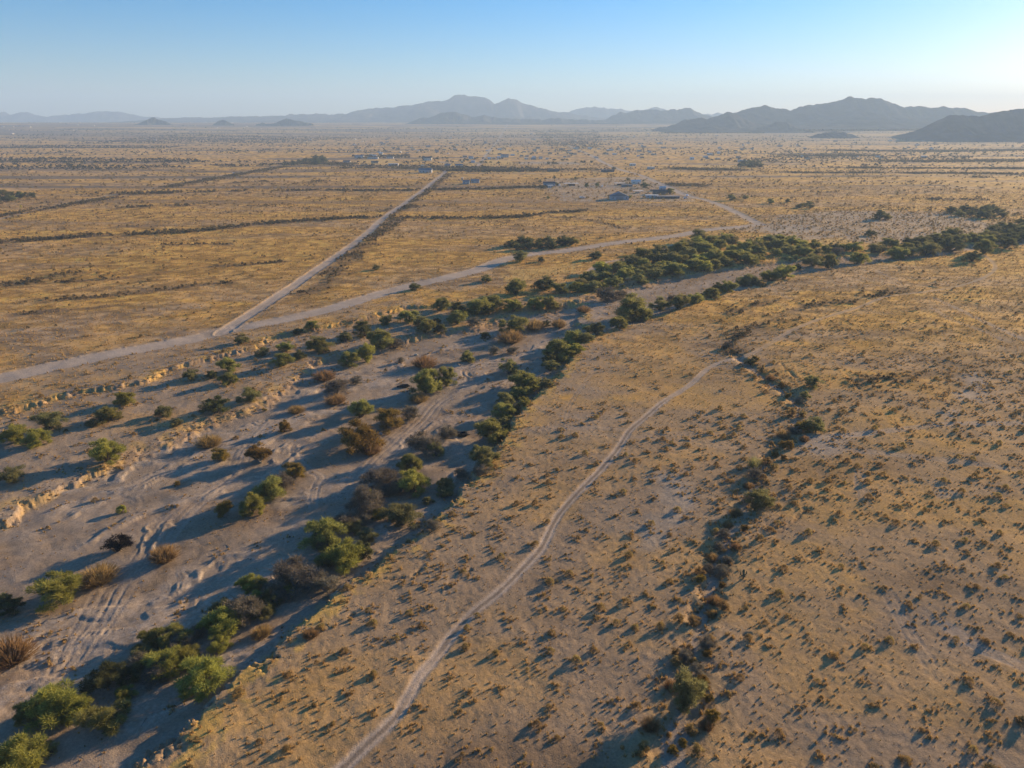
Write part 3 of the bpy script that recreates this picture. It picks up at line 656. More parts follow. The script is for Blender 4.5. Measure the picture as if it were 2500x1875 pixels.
TPL = {}
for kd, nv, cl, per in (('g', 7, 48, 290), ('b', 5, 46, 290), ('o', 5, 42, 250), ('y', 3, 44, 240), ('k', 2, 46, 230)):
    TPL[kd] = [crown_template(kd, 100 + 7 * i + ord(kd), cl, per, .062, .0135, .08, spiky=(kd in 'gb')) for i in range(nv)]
TPL['d'] = [crown_template('d', 300 + i, 46, 150, .075, .011, .10) for i in range(4)]
TPL['c'] = [crown_template('c', 340, 30, 120, .09, .02, .05)]
TPL['t'] = [fan_template('t', 360 + i, 900, 1.0, .95, .013) for i in range(3)]
TPL['s'] = [crown_template('s', 380 + i, 22, 90, .11, .022, .06, spiky=True) for i in range(8)]
def dome(seed):
    r_ = np.random.default_rng(seed); n = 900; a = r_.random(n) * 6.283; e = r_.random(n) ** .7; lob = 1 + .18 * np.sin(a * 3 + seed) + .12 * np.sin(a * 5 + seed * 2)
    c = np.stack([np.cos(a) * np.sqrt(1 - e * e) * .38 * lob, np.sin(a) * np.sqrt(1 - e * e) * .38 * lob, e * .78 + .02], 1) * (.62 + .38 * r_.random((n, 1)) ** .6)
    d = c + r_.normal(size=(n, 3)) * .16 + np.array([0, 0, .2]); d /= np.linalg.norm(d, axis=1, keepdims=True)
    s = np.cross(d, r_.normal(size=(n, 3))); s /= np.linalg.norm(s, axis=1, keepdims=True)
    l = .13 * (.5 + .8 * r_.random((n, 1))); w_ = .017 * (.6 + .8 * r_.random((n, 1)))
    V = np.stack([c - s * w_, c + s * w_, c + d * l], 1); V[..., 2] = np.maximum(V[..., 2], 0)
    me = raw_mesh('shrub_leaves', V.reshape(-1, 3), 3); set_attr(me, 'tint', np.repeat(r_.random(n), 3)); me.materials.append(LEAF['s']); return (me, None)
SHRUB = [dome(900 + i) for i in range(10)]
TPL['p'] = [crown_template('p', 400, 26, 80, .08, .03, .1)]
TPL['f'] = [crown_template('o', 420 + i, 34, 70, .10, .03, .06) for i in range(5)]        # for trees farther off
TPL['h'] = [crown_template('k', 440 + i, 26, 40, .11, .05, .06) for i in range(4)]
TPL['v'] = [fan_template('o', 460, 260, .8, 1.0, .012)]                                   # thin wand-like stems

CROWN = {'tree': ('crown', 'trunk'), 'bush': ('foliage', 'stems'), 'grass clump': ('blades', 'stems')}
def plants(rows, name, cat, group=None):
    """rows: (centre px, bottom px, width px, height px, kind, label)"""
    px = np.array([q[0] for q in rows], float); py = np.array([q[1] for q in rows], float)
    X, Y, Z, T = place(px, py)
    back = np.array([.33 * q[2] * t / F for q, t in zip(rows, T)])
    L_ = np.hypot(X, Y); X2 = X + X / L_ * back; Y2 = Y + Y / L_ * back
    Z2 = terrain(X2, Y2)[0]
    for i, (cx, by, wp, hp, kd, lab) in enumerate(rows):
        t = T[i]; W = wp * t / F * (1.22 if by > 1050 and (name == 'desert_tree' or kd == 'd') else 1.08 if name != 'gully_bush' else .85); th = math.asin(min(.9, H / t))
        Ht = (hp * t / F - .62 * W * math.sin(th)) / math.cos(th)
        Ht = min(max(Ht * 1.08, .62 * W), 1.05 * W)
        if kd in 't': Ht = max(Ht, .62 * W)
        tpl = TPL[kd]; me, tr = tpl[(i * 5 + int(cx)) % len(tpl)]
        o = empty(name, (X2[i], Y2[i], Z2[i] - .05), (cx * 1.7 + by) % 6.28)
        a, b = CROWN[cat]
        cr = link(a, me, o); cr.scale = (W, W * (.86 + .24 * ((cx * 7 + by) % 10) / 10), Ht)
        sr = link(b, tr, o); sr.scale = cr.scale
        tag(o, lab, cat, group)

# ------------------------------------------------------------------ trees and bushes of the wash, one by one
T_NEAR = [
 (150, 1778, 112, 122, 'b', 'tall bright yellow-green tree at the bottom left, biggest crown of the corner clump'),
 (85, 1768, 66, 76, 'g', 'dull green tree leaning on the left of the tall bright bottom-corner tree'),
 (207, 1748, 50, 58, 'b', 'slim bright green tree on the right shoulder of the tall corner tree'),
 (270, 1788, 94, 82, 'g', 'rounded green tree just right of the tall bright tree in the bottom left corner'),
 (50, 1895, 120, 95, 'b', 'olive green tree cut by the bottom edge at the left corner'),
 (265, 1692, 86, 66, 'k', 'dark shaded green tree above the corner clump, at the edge of the sandy channel'),
 (505, 1692, 112, 118, 'b', 'large bright green tree beside the pale side channel in the near row'),
 (412, 1658, 88, 78, 'b', 'mid green tree touching the left side of the large bright tree of the near row'),
 (425, 1592, 78, 82, 'g', 'green tree behind the two bright trees of the near row, its shadow on the channel'),
 (372, 1592, 66, 62, 'g', 'dull green tree at the channel edge, left end of the upper near row'),
 (460, 1640, 70, 66, 'b', 'green tree squeezed between the two bright trees of the near row'),
 (330, 1668, 62, 50, 'k', 'dark shaded tree between the corner clump and the near row'),
 (540, 1558, 78, 88, 'b', 'bright green upright tree below the grey-brown dead thicket of the near row'),
 (25, 1502, 68, 64, 'k', 'dark shaded tree at the left edge below the big round bush'),
 (158, 1484, 114, 108, 'b', 'big round green bush-like tree alone on the left of the channel'),
 (790, 1346, 92, 102, 'g', 'tall green tree, left half of the large pair in the middle of the near row'),
 (846, 1397, 98, 102, 'b', 'tall yellow-green tree, right half of the large middle pair of the near row'),
 (890, 1372, 44, 60, 'k', 'dark small tree tucked behind the right side of the large middle pair'),
 (983, 1294, 80, 66, 'o', 'pale olive feathery tree at the right edge of the near row, on the bank'),
 (1007, 1213, 78, 60, 'b', 'yellow-green tree in front of the upright green tree of the near row'),
 (1003, 1161, 60, 62, 'g', 'upright green tree standing over the yellow-green one in the near row'),
 (1066, 1119, 42, 52, 'o', 'dusty green tree on the right end of the brown twiggy thicket by the charred heap'),
 (1185, 1141, 64, 64, 'o', 'dusty pale tree on the bank below the round green tree by the charred heap'),
 (1203, 1084, 78, 64, 'g', 'round dark green tree on the right bank beside the charred heap'),
 (1092, 1206, 46, 32, 'o', 'low dusty green bush-like tree on the bank edge right of the yellow-green tree'),
 (885, 1112, 100, 100, 'y', 'ochre tree with a pale forked trunk on the sandy bar in mid wash'),
 (880, 1026, 64, 60, 'g', 'single round green tree just behind the ochre tree'),
 (1040, 968, 72, 80, 'g', 'green tree, left and nearer of the pair on the mid-wash bar, debris below'),
 (1094, 948, 52, 60, 'g', 'green tree, right and farther of the pair on the mid-wash bar'),
 (615, 1262, 54, 68, 'b', 'bright green tree at the lower end of the clump on the big sand bar'),
 (655, 1230, 70, 78, 'g', 'darker green tree in the middle of the clump on the big sand bar'),
 (726, 1170, 58, 46, 'y', 'olive yellow bush-like tree at the upper right end of the sand bar clump'),
 (636, 1138, 68, 58, 'y', 'olive tan tree standing alone between the yellow bush and the sand bar clump'),
 (262, 1136, 82, 56, 'b', 'broad green bush-like tree on the lip of the sunlit cut bank'),
 (33, 1184, 58, 36, 'o', 'olive bush-like tree on the left bench near the picture edge'),
 (42, 1086, 62, 58, 'b', 'green tree, left of the joined pair near the left edge'),
 (90, 1094, 60, 42, 'b', 'green lower tree, right of the joined pair near the left edge'),
 (128, 1052, 64, 38, 'o', 'dull green low tree behind the joined pair near the left edge'),
 (272, 1031, 60, 44, 'g', 'green tree on the bench, nearer of two set one behind the other'),
 (311, 993, 60, 38, 'b', 'bright green tree on the bench, farther of two set one behind the other'),
 (235, 1044, 40, 26, 'o', 'small greyish green tree at the left foot of the nearer bench tree'),
 (468, 934, 42, 38, 'o', 'grey-green tree below the grassy bank, left of the two round green ones'),
 (562, 912, 58, 44, 'g', 'round dark green tree below the grassy bank, farther of the two round ones'),
 (559, 942, 48, 36, 'g', 'round green tree on the bench, nearer of the two round ones'),
 (519, 925, 32, 20, 'k', 'low dark bush-like tree between the grey-green tree and the two round ones'),
 (610, 985, 56, 42, 'o', 'olive green tree on the bench above the bend of the cut bank'),
 (530, 1015, 70, 36, 'k', 'wide low dark green tree on the lip of the cut bank'),
 (405, 1021, 46, 32, 'o', 'olive bush-like tree beside a sandy mound on the bench'),
 (432, 1046, 34, 24, 'o', 'small dim green bush-like tree on the bank just above the crumbling orange scarp'),
 (690, 900, 56, 36, 'g', 'green tree on the bench left of the upper cut bank'),
 (698, 862, 42, 30, 'g', 'small round green tree behind the bench, below the road fork'),
 (732, 880, 36, 22, 'k', 'low dark tree between two green ones above the upper cut bank'),
 (783, 864, 62, 33, 'g', 'wide green tree standing on the upper cut bank'),
 (641, 872, 34, 20, 'o', 'small brownish tree on the bench left of the little round green tree'),
 (590, 842, 40, 24, 'o', 'olive bush-like tree on the grassy bank just under the road fork'),
 (762, 812, 34, 30, 'g', 'dark green tree on the farther bank close to the road fork'),
 (729, 818, 26, 16, 'k', 'small dark tree touching the one near the road fork'),
 (858, 903, 54, 48, 'g', 'green tree, nearer of the pair at the channel edge below the thicket'),
 (897, 888, 46, 54, 'b', 'bright green tree, farther of the pair at the channel edge below the thicket'),
 (930, 852, 68, 54, 'g', 'large green tree at the near end of the far-bank thicket'),
 (888, 825, 62, 38, 'k', 'dark green tree behind the large one at the near end of the far-bank thicket'),
 (842, 838, 40, 22, 'o', 'grey-green low tree left of the far-bank thicket'),
 (941, 795, 36, 24, 'g', 'small dark green tree on the bank edge behind the far-bank thicket'),
 (997, 790, 50, 36, 'g', 'round green tree on the far bank, first of the row going away'),
 (1040, 818, 48, 42, 'g', 'green tree hanging over the channel in front of the far-bank row'),
 (1030, 800, 44, 24, 'o', 'dusty green tree between the round one and the one over the channel'),
 (1072, 812, 36, 24, 'k', 'dark low tree at the channel edge in the far-bank row'),
 (1116, 796, 54, 36, 'g', 'green tree with a brown dead neighbour at the end of the far-bank row'),
 (1170, 774, 76, 44, 'g', 'broad green tree of the far-bank row above the brown dead bush'),
 (1080, 762, 52, 30, 'g', 'green tree at the back of the far-bank row'),
 (1120, 770, 50, 28, 'k', 'dark tree at the back of the far-bank row'),
 (1203, 757, 54, 34, 'g', 'green tree leading from the far-bank row to the round trees'),
 (1253, 758, 46, 40, 'b', 'round green tree at the channel edge, left of three side by side'),
 (1306, 754, 46, 42, 'b', 'round green tree at the channel edge, middle of three side by side'),
 (1340, 752, 44, 40, 'g', 'round green tree at the channel edge, right of three side by side'),
 (1258, 724, 62, 36, 'g', 'green tree behind the three round ones, left'),
 (1325, 712, 56, 34, 'k', 'dark green tree behind the three round ones, right'),
 (1368, 720, 42, 36, 'g', 'green tree at the left end of the dense grove'),
 (1253, 816, 68, 40, 'g', 'green tree on the sand island, orange grass bush in front of it'),
 (1143, 886, 38, 24, 'g', 'small green tree on the pebbly bar between the two wheel-tracked channels'),
 (1184, 829, 27, 20, 'k', 'tiny dark tree alone on the sand left of the island tree'),
 (1333, 799, 26, 20, 'k', 'small dark tree beside the straw bush on the sand island'),
 (1396, 850, 62, 52, 'g', 'large green tree on the right bank, upper of the pair at its bulge'),
 (1360, 887, 70, 66, 'g', 'large green tree on the right bank, lower of the pair at its bulge'),
 (1340, 895, 44, 40, 'k', 'dark tree on the channel side of the pair at the bulge of the right bank'),
 (1244, 918, 52, 48, 'o', 'dusty green tree at the top of the right-bank clump, nearest the channel'),
 (1285, 954, 74, 58, 'g', 'broad green tree in the middle of the right-bank clump'),
 (1332, 947, 44, 40, 'o', 'dim olive tree at the plain side of the right-bank clump'),
 (1266, 977, 46, 32, 'g', 'small green tree under the broad one of the right-bank clump'),
 (1236, 992, 48, 36, 'o', 'pale green tree below the right-bank clump'),
 (1232, 1027, 60, 48, 'g', 'dark green tree between the right-bank clump and the round tree by the charred heap'),
 (1457, 820, 44, 40, 'k', 'dark pointed tree on the right bank where the side channel rejoins'),
 (1510, 804, 48, 36, 'g', 'rounded green tree at the foot of the widest right-bank tree'),
 (1549, 786, 92, 42, 'g', 'widest green tree on the right bank'),
 (1610, 760, 52, 30, 'o', 'olive tree next beyond the widest one on the right bank'),
 (1655, 758, 58, 38, 'g', 'green tree with ochre top growth next along the right bank'),
 (1695, 742, 46, 32, 'g', 'green tree, first of the right-bank row leading away'),
 (1738, 728, 48, 34, 'g', 'rounded green tree, second of the right-bank row leading away'),
 (1752, 716, 40, 28, 'k', 'dark tree behind the second of the right-bank row'),
 (1776, 714, 42, 40, 'g', 'tall rounded tree of the right-bank row with a dark left side'),
 (1816, 701, 48, 30, 'o', 'olive tree next right of the tall rounded one on the right bank'),
 (1848, 697, 38, 22, 'k', 'low dark tree at the end of the tight right-bank row'),
 (1880, 686, 52, 34, 'g', 'green tree, left of a joined pair on the right bank'),
 (1914, 682, 56, 40, 'b', 'yellow-green tree, right of a joined pair on the right bank'),
 (1943, 660, 26, 18, 'k', 'small dark tree below the pale yellow bushes'),
 (1985, 652, 50, 24, 'o', 'brownish olive tree at the channel edge by the pale yellow bushes'),
 (2022, 658, 46, 42, 'g', 'tall green tree standing forward on the right bank'),
 (2096, 646, 50, 36, 'b', 'rounded bright tree alone on the right bank, dark debris beside it'),
 (2190, 634, 52, 30, 'g', 'green tree on the far right bank, left of two touching'),
 (2218, 628, 40, 28, 'o', 'yellowish tree on the far right bank, right of two touching'),
 (2262, 628, 56, 22, 'o', 'dusty brown-green tree of the far right bank'),
 (2320, 617, 60, 24, 'k', 'long low dark tree of the far right bank'),
 (2372, 640, 42, 28, 'k', 'dark tree at the mouth of the pale sandy turning place'),
 (2400, 622, 50, 42, 'g', 'tall green tree at the top of the pale sandy turning place'),
 (2408, 598, 44, 20, 'g', 'green tree beside the channel above the sandy turning place'),
 (2455, 608, 46, 24, 'k', 'dark tree of the channel edge near the right margin'),
 (1982, 949, 46, 36, 'o', 'olive tree by the gully on the right flat, farther of two'),
 (1965, 976, 26, 26, 'o', 'small upright olive tree by the gully, shaded by the larger one'),
 (1985, 1056, 52, 34, 'o', 'low spreading olive tree where the gully meets the faint cross track'),
 (1955, 1058, 40, 26, 'y', 'yellowish low tree at the left of the spreading one by the cross track'),
 (1852, 1247, 66, 58, 'o', 'rounded olive tree leaning over the gully, midway down'),
 (1672, 1742, 84, 116, 'o', 'tall dusty olive tree over the gully near the bottom, long broad shadow to the left'),
 (1838, 1143, 28, 34, 'v', 'thin wispy green tree with a long striped shadow beside the gully'),
 (2145, 537, 38, 20, 'k', 'dark round tree alone on the brown scrub flat north of the wash'),
 (2165, 536, 24, 12, 'o', 'small olive tree beside the lone dark round one'),
 (2126, 577, 26, 17, 'k', 'dark little tree alone between the lone round tree and the wash'),
 (1272, 642, 44, 22, 'o', 'dusty tree beside the road where the pale side flat begins'),
 (1452, 634, 32, 20, 'k', 'dark round tree on the rubbly flat below the far road'),
 (1322, 640, 20, 12, 'k', 'tiny dark tree right of the dusty roadside one'),
 (1014, 710, 30, 14, 'k', 'small dark tree at the near edge of the far-side road'),
 (1185, 690, 30, 20, 'o', 'small olive tree on the golden strip between road and wash'),
 (1562, 622, 28, 14, 'o', 'dusty tree west of the grove, left of a loose pair'),
 (1596, 624, 26, 14, 'o', 'dusty tree west of the grove, right of a loose pair'),
 (920, 660, 22, 14, 'o', 'lone olive tree on the golden wedge between the two roads'),
]
plants(T_NEAR, 'desert_tree', 'tree', 'trees along the desert wash')
_r = np.random.default_rng(8); _c = P([(330, 1690), (440, 1610), (560, 1520), (650, 1470), (760, 1400), (880, 1290), (950, 1220), (1030, 1130)]); F_ROWS = []
_q = np.array([(330, 1690), (440, 1610), (560, 1530), (650, 1480), (760, 1410), (880, 1300), (950, 1230), (1030, 1140)], float)
for i in range(46):
    s = _r.random() * 7; k = int(s); p_ = _q[k] + (_q[k + 1] - _q[k]) * (s - k); w_ = _r.uniform(40, 74) * (.5 + .5 * p_[1] / 1700)
    F_ROWS.append((p_[0] + _r.normal() * 26, p_[1] + _r.normal() * 16, w_, w_ * .85, 'dbodbogd'[_r.integers(8)], 'mixed grey-brown and olive brush filling the gaps of the near tree row'))
_q = np.array([(1050, 1235), (1120, 1185), (1180, 1120), (1225, 1050), (1250, 1000), (1300, 960), (1345, 910), (1385, 865), (1450, 822), (1540, 790)], float)
for i in range(30):
    s = _r.random() * 9; k = int(s); p_ = _q[k] + (_q[k + 1] - _q[k]) * (s - k); w_ = _r.uniform(26, 44)
    F_ROWS.append((p_[0] + _r.normal() * 9, p_[1] + _r.normal() * 9, w_, w_ * .8, 'ogodgbo'[_r.integers(7)], 'small mixed scrub filling the right-bank tree line farther up the wash'))
plants(F_ROWS, 'desert_bush', 'bush', 'brush filling the near tree row and right bank')

B_NEAR = [
 (605, 1528, 84, 100, 'd', 'grey-brown leafless thicket next above the bright upright tree in the near row'),
 (735, 1457, 118, 116, 'd', 'largest grey-brown dead thicket, at the foot of the tall middle pair'),
 (798, 1457, 72, 70, 'd', 'brown twiggy bush on the right end of the largest dead thicket'),
 (660, 1492, 62, 60, 'k', 'dark dull bush between the two biggest dead thickets'),
 (480, 1568, 46, 50, 'd', 'brown twigs between the green trees of the near row'),
 (345, 1642, 60, 46, 'd', 'brown dead bush in the shade beside the dark tree by the channel'),
 (905, 1268, 100, 86, 'd', 'big grey dead thicket above the pale feathery tree'),
 (930, 1202, 88, 66, 'd', 'brown dead thicket left of the yellow-green tree in the near row'),
 (1040, 1121, 84, 74, 'd', 'brown-grey twiggy thicket just left of the charred heap'),
 (1090, 1075, 50, 34, 'd', 'sparse grey twigs over the charred heap'),
 (952, 1054, 80, 52, 'y', 'ochre brown bush filling in behind the ochre tree'),
 (1000, 1029, 54, 36, 'd', 'brown bush at the upper tip of the ochre tree bar'),
 (906, 1112, 40, 34, 't', 'tan grass at the right foot of the ochre tree'),
 (690, 1202, 62, 46, 'd', 'dark brown bush joining the sand bar clump to its olive end'),
 (552, 1270, 50, 60, 'y', 'brown-olive bush at the left foot of the bright sand bar tree'),
 (545, 1132, 47, 44, 'y', 'single yellow bush on the sand, nearer of two in line'),
 (512, 1094, 44, 32, 't', 'tan bush on the sand, farther of two in line'),
 (404, 1375, 54, 52, 't', 'straw yellow bush alone in the middle of the channel'),
 (290, 1357, 70, 50, 'c', 'charcoal grey dead brush heap at left, on the edge of the channel'),
 (245, 1432, 66, 52, 't', 'tan grassy bush on the right of the big round green one'),
 (33, 1628, 80, 82, 't', 'large tan grassy bush on a scoured bank at the left edge'),
 (-5, 1636, 44, 60, 'o', 'green bush cut by the left edge beside the large tan one'),
 (298, 1254, 27, 27, 'b', 'small bright green bush alone on grey sand'),
 (434, 1187, 18, 15, 'y', 'tiny orange-tan bush with a long thin shadow, in the middle of wheel scars'),
 (130, 1850, 50, 30, 'p', 'small yellow-flowering bush between the corner trees'),
 (793, 932, 42, 30, 't', 'pale tan bush below the bend of the upper cut bank'),
 (823, 970, 74, 48, 'd', 'tan-brown bush in the middle of the channel behind the lone green tree'),
 (870, 942, 36, 22, 'd', 'small brown bush behind the tan-brown one'),
 (820, 990, 40, 22, 't', 'faint tan grass bush at the foot of the tan-brown one'),
 (724, 1010, 30, 20, 't', 'small pale orange bush in the wheel-marked sand'),
 (696, 1058, 36, 38, 'y', 'olive yellow bush at the crossing of wheel tracks in mid channel'),
 (647, 1006, 14, 10, 'y', 'tiny orange tuft on the sand left of the pale orange bush'),
 (1037, 902, 50, 28, 't', 'orange-tan bush behind the green pair on the mid-wash bar'),
 (1022, 984, 36, 18, 't', 'golden grass at the foot of the green pair on the mid-wash bar'),
 (980, 886, 24, 16, 'd', 'small brown bush near the pale rock in the channel'),
 (1245, 840, 64, 30, 't', 'orange grassy bush in front of the green island tree'),
 (1306, 808, 52, 24, 't', 'low tan bush right of the green island tree'),
 (1364, 802, 38, 34, 't', 'tall straw bush on the sand island'),
 (1205, 868, 44, 22, 'd', 'brown low bush on the bar below the island tree'),
 (1250, 866, 42, 22, 'd', 'brown low bush on the bar right below the orange grassy bush'),
 (1425, 764, 32, 18, 't', 'small straw bush alone in the pale channel'),
 (1484, 740, 78, 32, 'd', 'brown dead bush spilling out of the dense grove onto the channel'),
 (1516, 733, 42, 26, 'd', 'brown dead bush at the right tip of the one spilling from the grove'),
 (1158, 798, 46, 26, 'd', 'brown dead bush at the channel edge under the far-bank row'),
 (1068, 792, 30, 18, 'y', 'ochre bush inside the far-bank row'),
 (965, 846, 50, 30, 'd', 'dark brown bush on the right of the large thicket tree'),
 (1365, 756, 30, 18, 'd', 'brown bush at the foot of the right one of three round trees'),
 (1640, 742, 44, 20, 'd', 'brown bush behind the ochre-topped tree of the right bank'),
 (1657, 748, 24, 26, 'y', 'ochre bush between the right-bank trees'),
 (1835, 690, 34, 20, 'd', 'brown twigs behind the tight right-bank row'),
 (2000, 634, 28, 20, 't', 'tan bush at the channel edge below the far grove'),
 (2045, 625, 44, 22, 'd', 'brown bush at the front of the far grove'),
 (1926, 641, 22, 8, 'p', 'pale yellow-flowering low bush, nearer of two by the channel'),
 (1943, 634, 24, 7, 'p', 'pale yellow-flowering low bush, farther of two by the channel'),
 (1175, 1165, 40, 28, 'd', 'greyish twiggy bush under the dusty pale bank tree'),
 (1060, 1300, 40, 26, 'd', 'brownish bush on the bank right of the pale feathery tree'),
 (640, 1560, 40, 28, 't', 'tan bush on the bank foot below the dark dull bush'),
 (760, 1560, 30, 18, 't', 'straw bush beside the pale side channel, near its bend'),
 (752, 1550, 15, 14, 't', 'small golden ball of a bush at the edge of the pale side channel'),
 (1775, 852, 30, 14, 'd', 'dark brushy bush at the foot of the lone tall cactus'),
 (1832, 892, 36, 30, 'k', 'dark bush where the gully crosses the two-rut track'),
 (1860, 700, 26, 14, 's', 'dark bush on the flat just below the end of the tight right-bank row'),
]
B_NEAR = [(a, b, c_ * (.8 if b < 900 else 1), d_ * (.8 if b < 900 else 1), e, f) for a, b, c_, d_, e, f in B_NEAR]
plants(B_NEAR, 'desert_bush', 'bush', 'bushes along the desert wash')
G_ROWS = []
_r = np.random.default_rng(43)
for gx, gy in [(1935, 1062), (1918, 1072), (1962, 1080), (1905, 1095), (1925, 1100), (1893, 1118), (1912, 1125), (1872, 1140), (1890, 1150), (1845, 1172), (1868, 1185), (1832, 1195), (1822, 1230), (1800, 1262), (1782, 1290), (1815, 1300), (1765, 1318), (1758, 1345), (1795, 1345), (1738, 1372), (1770, 1380), (1728, 1400), (1705, 1408), (1755, 1412), (1712, 1432), (1762, 1436),
               (1742, 1480), (1760, 1495), (1738, 1510), (1688, 1532), (1660, 1525), (1668, 1618), (1640, 1605), (1652, 1632), (1725, 1612), (1735, 1590), (1700, 1660), (1715, 1685), (1730, 1720), (1640, 1690), (1735, 1770), (1720, 1785), (1690, 1800), (1665, 1830), (1640, 1850), (1700, 1850), (1590, 1790), (1575, 1840), (1950, 990), (1925, 975), (1960, 1020), (1930, 1020), (1905, 950), (1880, 930), (1862, 915), (1845, 885)]:
    w_ = _r.uniform(26, 44) * (gy / 1500) ** .6
    G_ROWS.append((gx + _r.normal() * 3, gy, w_, w_ * .8, 'tytydts'[_r.integers(7)], 'golden brown bush among those lining the gully on the right flat'))
plants(G_ROWS, 'gully_bush', 'bush', 'bushes lining the gully')

# the dense groves, where trees can be counted but not told apart
def fill(poly, n, wr, kinds, lab, group, seed, asp=.52, mind=.55):
    r_ = np.random.default_rng(seed); poly = np.array(poly, float)
    x0, y0 = poly.min(0); x1, y1 = poly.max(0); rows = []; tries = 0
    while len(rows) < n and tries < 6000:
        tries += 1
        x = r_.uniform(x0, x1); y = r_.uniform(y0, y1)
        if poly_sd(poly, np.array([x]), np.array([y]), 1.0)[0] <= 0: continue
        w_ = r_.uniform(*wr)
        if any(abs(x - q[0]) < mind * w_ and abs(y - q[1]) < .30 * w_ for q in rows): continue
        rows.append((x, y, w_, w_ * asp, kinds[r_.integers(len(kinds))], lab))
    plants(rows, 'desert_tree', 'tree', group)
fill([(1395, 722), (1440, 676), (1520, 652), (1640, 618), (1700, 600), (1720, 660), (1640, 680), (1560, 700), (1480, 718)], 34, (38, 56), 'gggobgo', 'green tree crowded into the dense grove on the far side of the pale channel', 'trees of the dense grove', 1)
fill([(1655, 612), (1690, 592), (1780, 596), (1850, 606), (1850, 645), (1760, 664), (1690, 672)], 22, (36, 52), 'ggbgoo', 'green tree in the grove north of the narrowing channel', 'trees of the second grove', 2)
fill([(1850, 640), (1860, 600), (1930, 586), (1990, 600), (2030, 612), (2115, 608), (2110, 618), (2000, 624)], 20, (28, 42), 'ggbgoo', 'green tree in the low grove beside the narrow channel, golden grass behind', 'trees of the third grove', 3)
fill([(2115, 622), (2150, 605), (2240, 596), (2320, 580), (2385, 588), (2370, 594), (2240, 608)], 20, (28, 42), 'ggkoo', 'dark green tree in the far belt along the last reach of the channel', 'trees of the far belt', 4)
fill([(1238, 610), (1262, 596), (1380, 592), (1396, 602), (1330, 612), (1260, 616)], 16, (26, 42), 'ghkg', 'dark green tree in the roadside clump beyond the pale road', 'trees of the roadside clump', 5)
fill([(2400, 588), (2420, 566), (2500, 548), (2520, 590), (2440, 600)], 14, (28, 46), 'hko', 'dusty green tree thinly set near the right margin north of the channel', 'trees by the right margin', 6)
fill([(2310, 525), (2330, 512), (2440, 516), (2470, 530), (2400, 536)], 12, (22, 36), 'hko', 'greyish green tree in the loose stand at far right beyond the wash', 'trees of the loose stand', 7)
fill([(-10, 498), (-10, 472), (60, 474), (85, 484), (40, 492)], 14, (16, 26), 'hkg', 'dark green tree of the small wood at the far left edge', 'trees of the left wood', 8)
fill([(705, 404), (715, 394), (770, 388), (800, 394), (790, 403)], 9, (16, 26), 'hk', 'dark tree of the clump beside the far left road', 'trees by the far road', 9)
fill([(1800, 410), (1812, 400), (1850, 400), (1856, 410)], 9, (16, 24), 'hk', 'dark tree of the round clump beyond the bright yellow field', 'trees beyond the yellow field', 10)
fill([(1770, 492), (1790, 485), (1900, 488), (1980, 498), (2000, 520), (1880, 505)], 8, (14, 24), 'hko', 'small dusty tree scattered over the brown flat beyond the wash', 'trees on the brown flat', 11)
T_FAR = [(1354, 437, 9, 9, 'h', 'dark tree behind the leftmost house of the near hamlet'), (1359, 453, 9, 9, 'h', 'dark tree in front of the leftmost house of the near hamlet'), (1326, 461, 14, 8, 'h', 'low dark tree at the left corner of the near hamlet lot'),
 (1319, 446, 11, 7, 'h', 'bushy tree at the left end of the near hamlet'), (1405, 439, 9, 8, 'h', 'dark tree behind the long open shed'), (1432, 458, 11, 14, 'g', 'round green tree in the yard right of the long open shed'),
 (1458, 456, 12, 11, 'g', 'round green tree beside the small white trailer'), (1533, 441, 13, 7, 'h', 'dark tree behind the pale roofed shed of the hamlet'), (1570, 443, 6, 6, 'h', 'small tree right of the white house in the hamlet'),
 (1636, 474, 21, 17, 'g', 'large green tree beside the long low building at the right of the hamlet'), (1537, 484, 12, 8, 'g', 'round green tree beside the blue gabled barn'), (1489, 484, 10, 8, 'o', 'dusty tree at the left end of the blue gabled barn'),
 (1574, 459, 22, 7, 'h', 'dark low tree in the middle of the hamlet yards'), (1338, 486, 10, 6, 'o', 'olive tree at the lower left corner of the cleared lot'), (1146, 448, 9, 9, 'h', 'dark tree just right of the small blue house'), (1155, 447, 8, 7, 'h', 'dark tree before the grey house near the blue one'),
 (1034, 392, 8, 8, 'h', 'dark tree in front of the white two-storey house'), (1498, 415, 13, 8, 'h', 'dark tree at the right end of the lone dark barn')]
plants(T_FAR, 'yard_tree', 'tree', 'trees among the houses')

# ------------------------------------------------------------------ cacti
CACT = plain('cactus_skin', (.075, .085, .045), .8, .2, 8)
def cactus(px, py, h, r, arms, lab):
    X, Y, Z, T = place([px], [py])
    o = empty('saguaro_cactus', (X[0], Y[0], Z[0] - .03)); tag(o, lab, 'cactus', 'tall cacti on the right flat')
    mb = MB(); mb.tube([(0, 0, 0), (0, 0, h * .3), (0, 0, h * .7), (0, 0, h * .94), (0, 0, h)], [r * .8, r, r * 1.05, r * .85, r * .25], 12); mb.build('stem', CACT, o, smooth=True)
    for a, z0, out, up in arms:
        c, s = math.cos(a), math.sin(a); mb = MB()
        mb.tube([(0, 0, z0), (c * out * .6, s * out * .6, z0 + .04), (c * out, s * out, z0 + out * .4), (c * out, s * out, z0 + up * .8), (c * out, s * out, z0 + up)], [r * .62, r * .66, r * .66, r * .6, r * .2], 9)
        mb.build('arm', CACT, o, smooth=True)
cactus(1814, 1413, 2.1, .16, [(0.1, .9, .55, .85), (3.3, .75, .6, .95), (4.9, .6, .5, .7), (1.6, 1.0, .45, .8)], 'stout cactus with several upturned arms beside the gully, casting a long dark shadow')
